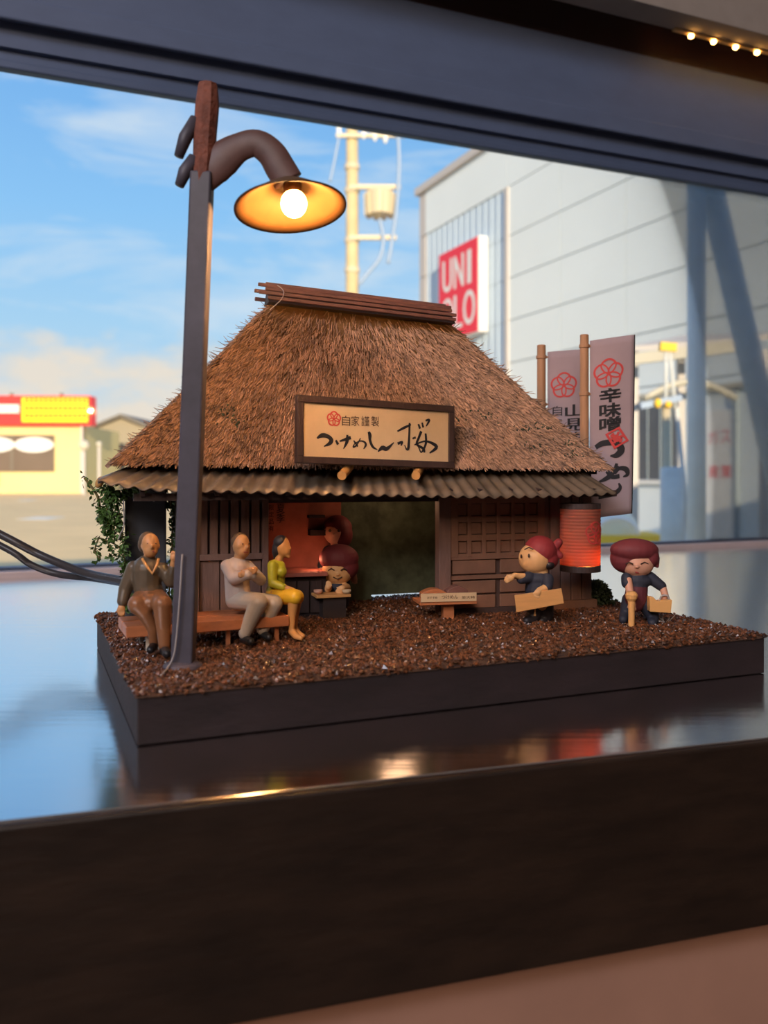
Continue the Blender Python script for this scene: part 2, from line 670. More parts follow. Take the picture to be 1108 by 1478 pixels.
def lantern_mat():
    m = bpy.data.materials.new('lantern_paper')
    MATS['lantern_paper'] = m
    m.use_nodes = True
    t = m.node_tree
    bs = t.nodes['Principled BSDF']
    bs.inputs['Roughness'].default_value = 0.7
    no = N(t, 'ShaderNodeTexNoise', Scale=9.0, Detail=4.0)
    tc = N(t, 'ShaderNodeTexCoord')
    t.links.new(tc.outputs['Object'], no.inputs['Vector'])
    rp = ramp(t, [(0.3, srgb(176, 104, 84)), (0.7, srgb(190, 118, 92))])
    t.links.new(no.outputs[0], rp.inputs[0])
    t.links.new(rp.outputs[0], bs.inputs['Base Color'])
    tr = N(t, 'ShaderNodeBsdfTranslucent')
    t.links.new(rp.outputs[0], tr.inputs[0])
    mx = N(t, 'ShaderNodeMixShader')
    mx.inputs[0].default_value = 0.55
    t.links.new(bs.outputs[0], mx.inputs[1])
    t.links.new(tr.outputs[0], mx.inputs[2])
    t.links.new(mx.outputs[0], t.nodes['Material Output'].inputs[0])


lantern_mat()


def glass_mat():
    m = bpy.data.materials.new('pane_glass')
    MATS['pane_glass'] = m
    m.use_nodes = True
    t = m.node_tree
    t.nodes.remove(t.nodes['Principled BSDF'])
    tr = N(t, 'ShaderNodeBsdfTransparent')
    tr.inputs[0].default_value = (0.97, 0.98, 0.985, 1)
    gl = N(t, 'ShaderNodeBsdfGlossy', Roughness=0.03)
    fr = N(t, 'ShaderNodeFresnel', IOR=1.45)
    no = N(t, 'ShaderNodeTexNoise', Scale=0.8)
    mu = N(t, 'ShaderNodeMath', operation='MULTIPLY')
    mr = N(t, 'ShaderNodeMapRange')
    mr.inputs['To Min'].default_value = 0.6
    mr.inputs['To Max'].default_value = 1.0
    t.links.new(no.outputs[0], mr.inputs['Value'])
    t.links.new(fr.outputs[0], mu.inputs[0])
    t.links.new(mr.outputs[0], mu.inputs[1])
    mx = N(t, 'ShaderNodeMixShader')
    t.links.new(mu.outputs[0], mx.inputs[0])
    t.links.new(tr.outputs[0], mx.inputs[1])
    t.links.new(gl.outputs[0], mx.inputs[2])
    t.links.new(mx.outputs[0], t.nodes['Material Output'].inputs[0])


glass_mat()

# ------------------------------------------------------------------ room shell and window
GROUND = -14.0
FLOOR = -10.0
CEIL = 22.0
W0, W1 = G(0, 835, 0), G(1108, 787, 0)
WIN = Frame(W0, math.atan2(W1.y - W0.y, W1.x - W0.x))
AL, AR = -38.0, 48.0


def struct(name, mb, m, parent=None, **kw):
    o = mb.build(name, m, parent, **kw)
    if parent is None:
        tag(o, kind='structure')
    return o


def build_room():
    fr = WIN
    struct('floor', MB().fbox(fr, AL, AR, -62, 0.9, FLOOR - 0.6, FLOOR), 'room_floor')
    struct('ceiling', MB().fbox(fr, AL - 110, AR + 110, -62, 0.9, CEIL, CEIL + 1.5), 'room_plaster')
    struct('wall_back', MB().fbox(fr, AL, AR, -63, -62, FLOOR, CEIL), 'room_plaster')
    struct('wall_left', MB().fbox(fr, AL - 1, AL, -62, 0.9, FLOOR, CEIL), 'room_plaster')
    struct('wall_right', MB().fbox(fr, AR, AR + 1, -62, 0.9, FLOOR, CEIL), 'room_plaster')
    # the building goes on to both sides of this room
    struct('wall_outer', MB().fbox(fr, AL - 110, AL - 1, 0.3, 0.9, GROUND, CEIL).fbox(fr, AR + 1, AR + 110, 0.3, 0.9, GROUND, CEIL), 'outer_render')
    wf = struct('wall_front', MB().fbox(fr, AL, AR, 0.15, 0.9, GROUND, -0.75).fbox(fr, AL, AR, 0.15, 0.9, 7.6, CEIL), 'outer_render')
    # head of the window, seen from below
    struct('trim_1', MB().fbox(fr, AL, AR, -0.16, 0.9, 5.24, 6.26), 'frame_grey', bevel=0.03)
    struct('trim_2', MB().fbox(fr, AL, AR, -0.20, -0.155, 5.20, 5.42), 'frame_grey', bevel=0.02)
    struct('trim_3', MB().fbox(fr, AL, AR, -0.06, 0.5, 5.0, 5.24), 'frame_dark')
    struct('trim_4', MB().fbox(fr, AL, AR, -0.13, 0.9, 6.26, 7.6), 'fascia_brown')
    # sash
    w = thing('window_1', WIN.pt(4, 0, 0), 'wide low window looking out on the parking lot', 'window', kind='structure')
    MB().fbox(fr, AL, AR, -0.06, 0.06, 4.80, 4.88).build('bottom_bead', 'frame_rail', w, bevel=0.015)
    MB().fbox(fr, AL, AR, 0.0, 0.14, 4.84, 5.02).build('top_rail', 'frame_rail', w, bevel=0.02)
    MB().fbox(fr, AL, AR, 0.07, 0.12, 0.02, 4.85).build('pane', 'pane_glass', w)
    MB().fbox(fr, AL, AR, 0.0, 0.24, -0.02, 0.06).build('bottom_rail', 'sill_metal', w, bevel=0.015)
    MB().fbox(fr, AL, AR, 0.14, 0.30, 0.0, 0.085).build('sill_channel', 'frame_dark', w)
    # valance with the LED tape
    tag(MB().fbox(fr, AL, AR, -0.85, -0.50, 6.44, 8.4).build('trim_5', 'valance_beige'), kind='structure')
    t = thing('led_strip', fr.pt(9, -0.53, 6.42), 'strip of tiny orange LED lights under the beige valance', 'light strip')
    MB().fbox(fr, 7.55, 16, -0.56, -0.50, 6.415, 6.44).build('tape', 'led_tape', t)
    for k in range(22):
        a = 7.82 + k * 0.36
        MB().ell(fr.pt(a, -0.53, 6.395), (0.034, 0.034, 0.028), 10, 6).build('led_lamp', 'led', t, smooth=True)


build_room()

FE0, FE1 = G(0, 1190, 0), G(1108, 1068, 0)
fe_ang = math.atan2(FE1.y - FE0.y, FE1.x - FE0.x)
CTR = Frame(FE0, fe_ang)


def build_counter():
    t = thing('counter', CTR.pt(1, 1, -0.69), 'dark glossy brown wooden window counter', 'counter')
    p0, p1 = CTR.pt(-26, 0.02, 0), CTR.pt(30, 0.02, 0)

    def wx(X):        # the window line
        return Vector((X, W0.y + (W1.y - W0.y) / (W1.x - W0.x) * (X - W0.x), 0)) + WIN.B * 0.02
    q1, q0 = wx(30), wx(-22)
    z0 = Vector((0, 0, -0.69))
    MB().hexa([p0 + z0, p1 + z0, q1 + z0, q0 + z0, p0, p1, q1, q0]).build('worktop', 'counter_wood', t, bevel=0.010)
    MB().fbox(CTR, -26, 30, -0.012, 0.02, -0.688, -0.003).build('edge_board', 'counter_edge', t, bevel=0.01)
    struct('wall_lower', MB().fbox(CTR, -26, 30, 0.10, 0.35, FLOOR, -0.695), 'under_panel')


build_counter()

# ------------------------------------------------------------------ outdoors


def build_outdoors():
    g = MB().add([(-900, 6, GROUND), (900, 6, GROUND), (900, 2600, GROUND), (-900, 2600, GROUND)], [(0, 1, 2, 3)])
    struct('ground', g, 'asphalt')
    # painted parking marks
    for px, py, w in ((40, 722, 3.0), (60, 748, 5.0), (-60, 735, 4.0)):
        p = G(px, py, GROUND)
        tag(MB().hexa([p + Vector(q) for q in ((-w, -8, 0.0), (w, -8, 0), (w, 8, 0), (-w, 8, 0), (-w, -8, 0.06), (w, -8, 0.06), (w, 8, 0.06), (-w, 8, 0.06))]).build('parking_line', 'white_paint'), kind='structure')
    # far hills
    hb = MB()
    xs = np.linspace(-1500, 1500, 90)
    for i in range(len(xs) - 1):
        hh = lambda x: 70 + 34 * math.sin(x * 0.006 + 1) + 16 * math.sin(x * 0.017) + 8 * math.sin(x * 0.05)
        x0, x1 = xs[i], xs[i + 1]
        hb.hexa([(x0, 2000, GROUND), (x1, 2000, GROUND), (x1, 2500, GROUND), (x0, 2500, GROUND),
                 (x0, 2200, hh(x0) - 30), (x1, 2200, hh(x1) - 30), (x1, 2300, hh(x1) - 30), (x0, 2300, hh(x0) - 30)])
    struct('hills', hb, 'hill_blue')

    # --- diner on the left
    Y = (1 - GROUND) * F / (712 - HZ)
    fr = Frame((P(0, 0, Y).x, Y), math.radians(2))
    A = lambda px, b=0: fr.a(px, b)
    Z = lambda py: fr.z(py, 0, 0)
    t = thing('restaurant_building', fr.pt(A(40), 30, GROUND), 'cream roadside restaurant with a red and yellow roof sign', 'building')
    wall = MB()
    wall.fbox(fr, A(-320), A(118), 0, 100, GROUND, Z(614))
    wall.build('wall', 'cream_wall', t)
    MB().fbox(fr, A(-320), A(-1), -3, 3, Z(682), Z(700)).build('low_ledge', 'cream_wall', t)
    MB().fbox(fr, A(-330), A(134), -6, 8, Z(614), Z(572)).build('sign_box', 'board_red', t)
    y = MB().fbox(fr, A(37), A(131), -7.5, -6, Z(610), Z(575)).build('light_panel', 'board_yellow', t)
    m = MB()
    for k in range(13):
        for j in range(3):
            a = A(42) + (A(128) - A(42)) * k / 12.5
            z = Z(604) + (Z(578) - Z(604)) * j / 2.4
            m.fbox(fr, a, a + 2.2, -7.8, -7.4, z, z + 3.2)
    o = tag(m.build('lettering', 'led_dot', y), kind='stuff')
    MB().fbox(fr, A(-80), A(33), -7.5, -6, Z(597), Z(585)).build('white_bar', 'sign_white', t)
    w = MB().fbox(fr, A(-140), A(79), -0.8, 0.5, Z(681), Z(628)).build('window', 'window_dark', t)
    for px in (18, -60):
        MB().fbox(fr, A(px) - 0.8, A(px) + 0.8, -1.2, 0, Z(681), Z(628)).build('mullion', 'gable_roof', w)
    for c in (50, -6):
        pts = [fr.pt(A(c) + 28 / F * Y * math.cos(q), -1.0, Z(642) + 11 / F * Y * math.sin(q)) for q in np.linspace(0, 2 * math.pi, 25)[:-1]]
        MB().prism(pts, fr.B * -0.5).build('oval_decal', 'sign_white', w)
    MB().fbox(fr, A(118), A(121), -3, -1, GROUND, Z(614)).build('downpipe', 'facade_edge', t)
    for px in (16, 88):
        MB().fbox(fr, A(px) - 1, A(px) + 1, 0, 2, Z(573), Z(567)).build('bracket', 'gable_roof', t)

    # --- grey gabled hall behind
    Y2 = 760
    t = thing('gabled_hall', P(175, 700, Y2), 'grey gabled hall beside the cream restaurant', 'building')
    x = lambda px: (px - CX) / F * Y2
    z = lambda py: 1 + (HZ - py) / F * Y2
    poly = [Vector((x(80), Y2, GROUND)), Vector((x(285), Y2, GROUND)), Vector((x(285), Y2, z(645))), Vector((x(176), Y2, z(602))), Vector((x(80), Y2, z(640)))]
    MB().prism(poly, (0, 200, 0)).build('wall', 'gable_grey', t)
    rf = MB()
    e = 6
    rf.hexa([Vector((x(72), Y2 - e, z(644))), Vector((x(176), Y2 - e, z(602))), Vector((x(176), Y2 + 206, z(602))), Vector((x(72), Y2 + 206, z(644))),
             Vector((x(72), Y2 - e, z(640))), Vector((x(176), Y2 - e, z(597.5))), Vector((x(176), Y2 + 206, z(597.5))), Vector((x(72), Y2 + 206, z(640)))])
    rf.hexa([Vector((x(176), Y2 - e, z(602))), Vector((x(293), Y2 - e, z(649))), Vector((x(293), Y2 + 206, z(649))), Vector((x(176), Y2 + 206, z(602))),
             Vector((x(176), Y2 - e, z(597.5))), Vector((x(293), Y2 - e, z(645))), Vector((x(293), Y2 + 206, z(645))), Vector((x(176), Y2 + 206, z(597.5)))])
    rf.build('roof', 'gable_roof', t)
    # lamp globes in front of the hall
    for i, (px, py, r, lab) in enumerate(((121, 643, 8, 'cream round lamp beside the restaurant corner'), (143, 641, 4, 'small pink round lamp in front of the grey hall'))):
        c = P(px, py, 585)
        s = thing('lot_lamp', (c.x, c.y, GROUND), lab, 'lamp', 'lamps by the grey hall')
        MB().tube([(c.x, c.y, GROUND), c], 1.0, 8).build('pole', 'facade_edge', s)
        MB().ell(c, (r / F * 585,) * 3, 16, 10).build('globe', 'cream_cover', s, smooth=True)

    # --- big store on the right
    ang = math.radians(-67)              # its long front runs towards the viewer's right
    c0 = P(605, 0, 300)
    fr = Frame((c0.x, c0.y), ang)        # a = along the front coming nearer, b = into the building
    Z = lambda py, a=0: fr.z(py, a, 0)
    ztop = Z(277)
    t = thing('store_building', fr.pt(60, 30, GROUND), 'pale blue-white panelled store with a red and white sign', 'building')
    LEN = fr.a(1108) + 60
    MB().fbox(fr, 0, LEN, 0.6, 160, GROUND, ztop - 0.5).build('wall', 'facade_joint', t)
    MB().fbox(fr, -1.5, LEN, -1.2, 162, ztop - 1.2, ztop + 1.2).build('parapet_cap', 'facade_edge', t)
    # panels, each a piece of its own: rows by height, columns along the front
    zr = [GROUND, -4, 8, 20, 32, 44, 56, 68, 82, ztop - 1.3]
    ac = [0.0]
    for px in (614, 732):
        ac.append(fr.a(px))
    a = ac[-1]
    while a < LEN - 30:
        a += 26.0
        ac.append(a)
    for i in range(len(zr) - 1):
        for j in range(len(ac) - 1):
            if zr[i] >= zr[-1]:
                continue
            inset = (j == 1 and 1 <= i <= 7)
            m = 'facade_rib' if inset else ('facade_edge' if j == 0 else 'facade')
            b0 = 0.35 if inset else 0.0
            p = MB().fbox(fr, ac[j] + 0.10, ac[j + 1] - 0.10, b0, 0.7, zr[i] + 0.16, min(zr[i + 1], zr[-1]) - 0.16).build('panel', m, t)
    # ribs on the blue bay
    a0, a1 = ac[1], ac[2]
    for k in range(14):
        a = a0 + (a1 - a0) * (k + 0.5) / 14
        MB().fbox(fr, a - 0.25, a + 0.25, 0.15, 0.4, zr[1], zr[8]).build('rib', 'facade_rib', t)
    MB().fbox(fr, ac[2] - 0.9, ac[2] + 0.9, -0.5, 0.4, GROUND, zr[8]).build('pilaster', 'facade_edge', t)
    # square sign standing off the wall
    bs = -3.0
    sa0, sa1 = fr.a(634, bs), fr.a(690, bs)
    za = lambda py, px: fr.z(py, fr.a(px, bs), bs)
    zt, zb = za(340, 690), za(478, 690)
    s = thing('store_sign', fr.pt((sa0 + sa1) / 2, bs, zb), 'square red sign with white letters on the pale store wall', 'sign')
    MB().fbox(fr, sa0, sa1 + 0.3, bs, 0.05, zb, zt).build('box', 'sign_white', s)
    MB().fbox(fr, sa0, sa1 - 0.2, bs - 0.15, bs, zb + 0.15, zt - 0.15).build('face', 'sign_red', s)
    pl = Plane(fr.pt(sa0, bs - 0.16, zb), fr.A, (0, 0, 1))
    W, H = sa1 - sa0, zt - zb
    for k, ch in enumerate('UNI'):
        x0 = (0.10, 0.40, 0.74)[k] * W
        lt = MB()
        letter(lt, pl, ch, x0 + 0.025 * W, 0.54 * H, x0 + (0.265 if ch != 'I' else 0.105) * W, 0.90 * H, 0.03)
        letter(lt, pl, ch, x0, 0.54 * H, x0 + (0.24 if ch != 'I' else 0.08) * W, 0.90 * H, 0.02)
        lt.build('letter', 'sign_white', s)
    for k, ch in enumerate('QLO'):
        x0 = (0.08, 0.40, 0.64)[k] * W
        lt = MB()
        letter(lt, pl, ch, x0 + 0.022 * W, 0.10 * H, x0 + (0.292, 0.222, 0.302)[k] * W, 0.47 * H, 0.03)
        letter(lt, pl, ch, x0, 0.10 * H, x0 + (0.27, 0.20, 0.28)[k] * W, 0.47 * H, 0.02)
        lt.build('letter', 'sign_white', s)

    # --- utility pole with transformer
    Y = 250
    b = P(508, 0, Y)
    u = thing('utility_pole', (b.x, Y, GROUND), 'sunlit concrete utility pole with a transformer and cross arms', 'utility pole')
    px2 = Y / F
    MB().tube([(b.x, Y, GROUND), (b.x, Y, P(0, 20, Y).z)], [10.5 * px2, 8 * px2], 16).build('pole', 'pole_concrete', u, smooth=True)
    for py, x0, x1, w in ((270, 505, 578, 6), (343, 505, 572, 6), (196, 485, 585, 5)):
        MB().bar(P(x0, py, Y - 2), P(x1, py, Y - 2), w * px2, w * px2).build('cross_arm', 'hardware', u)
    tr = MB().lathe([(0.3, 0), (15 * px2, 1), (18 * px2, 6 * px2), (20 * px2, 38 * px2), (15 * px2, 42 * px2), (0.3, 43 * px2)], P(548, 316, Y - 1), n=20).build('transformer', 'hardware', u, smooth=False)
    for k in range(10):
        q = 2 * math.pi * k / 10
        MB().bar(P(548, 312, Y - 1) + Vector((math.cos(q), math.sin(q), 0)) * 19.5 * px2, P(548, 280, Y - 1) + Vector((math.cos(q), math.sin(q), 0)) * 20.5 * px2, 1.0, 1.0).build('fin', 'hardware', tr)
    for px, py in ((489, 190), (525, 193), (541, 196), (556, 199)):
        MB().lathe([(0.2, 0), (4 * px2, 1), (3 * px2, 2.0), (4.4 * px2, 3), (0.2, 4.4)], P(px, py + 8, Y - 2), n=10).build('insulator', 'sign_white', u)
    for py in (246, 280, 352, 395):
        MB().lathe([(9.2 * px2, 0), (11.0 * px2, 0.3), (11.0 * px2, 1.6), (9.2 * px2, 1.9)], P(508, py, Y), n=14, closed=True).build('band', 'hardware', u)
    wires = [[(574, 190), (576, 240), (572, 300), (566, 345), (560, 380)], [(548, 316), (553, 345), (548, 372), (530, 395), (518, 410)],
             [(489, 198), (482, 235), (476, 262)]]
    for i, w in enumerate(wires):
        MB().tube(smooth_path([P(x_, y_, Y - 4) for x_, y_ in w]), (2.6 if i < 2 else 2.0) * px2, 6).build('wire', 'wire_grey', u, smooth=True)

    # --- steel post and brace just outside
    Y = 42
    s = thing('steel_frame', (P(1005, 0, Y).x, Y, GROUND), 'grey steel pipe post with slanting brace outside the window', 'post')
    MB().tube([(P(1005, 0, Y).x, Y, GROUND), (P(1005, 0, Y).x, Y, 22)], 13 / F * Y, 20).build('post', 'steel_post', s, smooth=True)
    d0, d1 = P(1009, 200, Y + 1), P(1092, 555, Y + 1)
    d2 = d0 + (d1 - d0) * ((GROUND - d0.z) / (d1.z - d0.z))
    MB().tube([d0, d2], 18 / F * Y, 20).build('brace', 'steel_post', s, smooth=True)
    MB().lathe([(1.0, 0), (1.0, 0.5), (0.5, 0.6)], (P(1005, 0, Y).x, Y, GROUND), n=16).build('foot_plate', 'steel_post', s)

    # --- pale shed, canopy, small pole, cover, kerb
    # low annex along the store front: window, lettered panel
    x = lambda px, y: (px - CX) / F * y
    z = lambda py, y: 1 + (HZ - py) / F * y
    bn = -5.0
    sq = lambda px, py, d=0.0: fr.q(px, py, bn - d)
    t = thing('store_annex', fr.pt(fr.a(1000, bn), bn, GROUND), 'low white annex with a dark window and red lettering along the store', 'annex')
    aa, ab = fr.a(880, bn), LEN
    zt = fr.z(577, fr.a(915, bn), bn)
    MB().fbox(fr, aa, ab, bn, -0.2, GROUND, zt).build('wall', 'shed_white', t)
    MB().fbox(fr, aa - 0.5, ab, bn - 1.0, -0.2, zt, zt + 0.9).build('roof', 'cream_cover', t)
    zz = lambda py, px: fr.z(py, fr.a(px, bn), bn)
    wz0, wz1 = zz(692, 925), zz(583, 925)
    win = MB().fbox(fr, fr.a(905, bn), fr.a(985, bn), bn - 0.25, bn + 0.2, wz0, wz1).build('window', 'shed_window', t)
    for px in (918, 936, 954, 970):
        MB().fbox(fr, fr.a(px, bn) - 0.12, fr.a(px, bn) + 0.12, bn - 0.4, bn - 0.2, wz0, wz1).build('mullion', 'facade_joint', win)
    MB().fbox(fr, fr.a(900, bn), fr.a(988, bn), bn - 0.9, bn, wz0 - 0.9, wz0 - 0.1).build('window_sill', 'sign_white', t)
    p0, p1 = fr.a(1018, bn - 0.5), fr.a(1060, bn - 0.5)
    pz0, pz1 = zz(776, 1040), zz(592, 1040)
    sgn = MB().fbox(fr, p0, p1, bn - 0.5, bn - 0.05, pz0, pz1).build('sign_panel', 'sign_white', t)
    pl = Plane(fr.pt(p0, bn - 0.52, pz0), fr.A, (0, 0, 1))
    W, H = p1 - p0, pz1 - pz0
    for ch, x0, y0, m in (('ガ', 0.10, 0.74, 'ink_pink'), ('ス', 0.52, 0.74, 'ink_pink'), ('産', 0.12, 0.47, 'sign_red'), ('業', 0.54, 0.47, 'sign_red')):
        lt = MB()
        letter(lt, pl, ch, x0 * W, y0 * H, (x0 + 0.36) * W, (y0 + 0.10) * H, 0.05)
        lt.build('letter', m, sgn)
    MB().fbox(fr, fr.a(1064, bn) - 0.4, fr.a(1064, bn) + 0.4, bn - 0.7, bn, GROUND, zt).build('corner_post', 'facade_joint', t)

    Yc = 128
    t = thing('canopy', (x(960, Yc), Yc, GROUND), 'pale flat canopy on thin posts in front of the store', 'canopy')
    q = lambda px, py, d: Vector((x(px, Yc + d), Yc + d, z(py, Yc + d)))
    MB().hexa([q(905, 508, 0), q(1060, 496, -6), q(1140, 486, 4), q(985, 492, 14),
               q(905, 500, 0), q(1060, 488, -6), q(1140, 478, 4), q(985, 484, 14)]).build('roof', 'facade_edge', t)
    MB().bar(q(900, 520, -1), q(1060, 500, -7), 0.8, 1.6).build('beam', 'cream_cover', t)
    for px, d in ((982, 2), (1102, -2), (915, 4)):
        p = q(px, 505, d)
        MB().bar((p.x, p.y, GROUND), p, 1.0, 1.0).build('post', 'facade_edge', t)
    arch = [q(930 + 11 * i, 575 - 24 * math.sin(math.pi * i / 12), -4) for i in range(13)]
    MB().tube(arch, 0.5, 8).build('arch', 'cream_cover', t, smooth=True)

    Yp = 95
    t = thing('signal_pole', (x(963, Yp), Yp, GROUND), 'short pale pole with yellow caps beside the white shed', 'pole')
    MB().tube([Vector((x(961, Yp), Yp, GROUND)), P(961, 585, Yp)], 6 / F * Yp, 12).build('pole', 'hardware', t, smooth=True)
    MB().tube([P(960, 590, Yp), P(961, 502, Yp)], 2.6 / F * Yp, 8).build('mast', 'stone_grey', t, smooth=True)
    MB().tube([P(974, 590, Yp), P(966, 502, Yp)], 2.6 / F * Yp, 8).build('mast', 'stone_grey', t, smooth=True)
    MB().bar(P(952, 500, Yp), P(975, 502, Yp), 0.8, 0.9).build('cap', 'kerb_yellow', t)
    MB().ell(P(949, 582, Yp - 0.5), (0.4, 0.4, 0.55), 10, 8).build('clamp', 'kerb_yellow', t, smooth=True)
    MB().ell(P(964, 584, Yp - 0.6), (0.4, 0.4, 0.4), 10, 8).build('clamp', 'kerb_yellow', t, smooth=True)
    MB().bar(P(924, 586, Yp), P(983, 574, Yp), 0.5, 0.7).build('arm', 'wire_grey', t)
    d0 = P(976, 588, Yp + 1)
    d1 = P(994, 770, Yp + 1)
    d2 = d0 + (d1 - d0) * ((GROUND - d0.z) / (d1.z - d0.z))
    MB().tube([d0, d2], 3.4 / F * Yp, 8).build('stay', 'stone_grey', t, smooth=True)
    MB().lathe([(1.25, 0), (1.2, P(0, 676, Yp).z - GROUND), (0.9, P(0, 674, Yp).z - GROUND)], (x(968, Yp), Yp - 0.3, GROUND), n=18).build('concrete_stub', 'stone_grey', t, smooth=True)

    Yk = 105
    k = thing('lot_cover', (x(893, Yk), Yk, GROUND), 'cream rounded cover standing on a yellow kerb behind the flag', 'cover')
    zk = P(0, 772, Yk).z
    MB().ell((x(888, Yk), Yk + 3, zk), (44 / F * Yk, 3.0, 40 / F * Yk), 28, 16).build('dome', 'cover_pale', k, smooth=True)
    MB().tube([Vector((x(888, Yk) + 30 / F * Yk * math.cos(q_), Yk - 0.4, zk + 24 / F * Yk * math.sin(q_))) for q_ in np.linspace(0, math.pi, 16)], 0.35, 6).build('rim', 'sign_white', k, smooth=True)
    MB().hexa([(x(820, Yk), Yk - 2, GROUND), (x(957, Yk), Yk - 2, GROUND), (x(957, Yk), Yk + 6, GROUND), (x(820, Yk), Yk + 6, GROUND),
               (x(820, Yk), Yk - 2, zk), (x(957, Yk), Yk - 2, zk), (x(957, Yk), Yk + 6, zk), (x(820, Yk), Yk + 6, zk)]).build('kerb_block', 'kerb_yellow', k)


build_outdoors()

# ------------------------------------------------------------------ diorama base
BT = 0.20
bFL, bFR, bBL = G(198, 1078, 0), G(1103, 972, 0), G(138, 935, 0)
BASE = Frame(bFL, math.atan2(bFR.y - bFL.y, bFR.x - bFL.x))
BW, BD = (bFR - bFL).length, (bBL - bFL).length


def build_base():
    t = thing('diorama_base', BASE.pt(BW / 2, BD / 2, 0), 'dark wooden base block covered in brown gravel', 'base')
    MB().fbox(BASE, 0, BW, 0, BD, 0.002, BT - 0.015).build('block', 'base_wood', t, bevel=0.006)
    # lumpy soil sheet
    nx, ny = 110, 70
    v, f = [], []
    for j in range(ny + 1):
        for i in range(nx + 1):
            a, b = -0.008 + (BW + 0.016) * i / nx, -0.008 + (BD + 0.016) * j / ny
            e = min(i, nx - i, j, ny - j)
            z = BT - 0.016 + (0.012 + 0.006 * math.sin(a * 23) * math.cos(b * 31) + 0.004 * math.sin(a * 61 + b * 47) if e else -0.006)
            v.append(tuple(BASE.pt(a, b, z)))
    for j in range(ny):
        for i in range(nx):
            q = j * (nx + 1) + i
            f.append((q, q + 1, q + nx + 2, q + nx + 1))
    MB().add(v, f).build('soil', 'soil', t, smooth=True)
    # gravel: octahedral grains
    n = 30000
    ab = np.stack([RNG.uniform(-0.012, BW + 0.012, n), RNG.uniform(-0.012, BD + 0.012, n)], 1)
    r = RNG.uniform(0.006, 0.013, n)
    big = RNG.random(n) < 0.06
    r[big] *= 1.5
    zc = BT - 0.004 + RNG.uniform(-0.002, 0.008, n)
    edge = (ab[:, 0] < 0.02) | (ab[:, 1] < 0.02) | (ab[:, 0] > BW - 0.02) | (ab[:, 1] > BD - 0.02)
    zc[edge] -= RNG.uniform(0.0, 0.018, edge.sum())
    A, B = np.array(BASE.A), np.array(BASE.B)
    c = np.array(BASE.o)[None] + ab[:, :1] * A[None] + ab[:, 1:] * B[None]
    c[:, 2] = zc
    dirs = np.array([[1, 0, 0], [0, 1, 0], [-1, 0, 0], [0, -1, 0], [0, 0, 1], [0, 0, -1]], float)
    ang = RNG.uniform(0, 6.28, n)
    ca, sa = np.cos(ang), np.sin(ang)
    V = np.zeros((n, 6, 3))
    jit = RNG.uniform(0.65, 1.3, (n, 6))
    d = dirs[None] * jit[:, :, None]
    tilt = RNG.uniform(-0.5, 0.5, (n, 2))
    x, y, z = d[..., 0], d[..., 1], d[..., 2] * 0.75
    V[..., 0] = x * ca[:, None] - y * sa[:, None] + z * tilt[:, :1]
    V[..., 1] = x * sa[:, None] + y * ca[:, None] + z * tilt[:, 1:]
    V[..., 2] = z + 0.4 * x * tilt[:, 1:]
    V = V * r[:, None, None] + c[:, None, :] - np.array(t.location)[None, None]
    fs = np.array([[0, 1, 4], [1, 2, 4], [2, 3, 4], [3, 0, 4], [1, 0, 5], [2, 1, 5], [3, 2, 5], [0, 3, 5]])
    FF = (fs[None] + (np.arange(n) * 6)[:, None, None]).reshape(-1, 3)
    me = bpy.data.meshes.new('gravel')
    me.from_pydata(V.reshape(-1, 3).tolist(), [], FF.tolist())
    o = finish('gravel', me, 'gravel', t, False, 0)
    tag(o, kind='stuff')


build_base()

# ------------------------------------------------------------------ thatched house
hr = G(853, 876, BT)
HA = math.radians(18)
_t = Frame((hr.x, hr.y), HA)
HW = -_t.a(262)
ho = _t.pt(-HW / 2, 0, 0)
HS = Frame((ho.x, ho.y), HA)       # a from -HW/2 to HW/2, b 0 = front wall
HD = 0.70
HP = HS.q


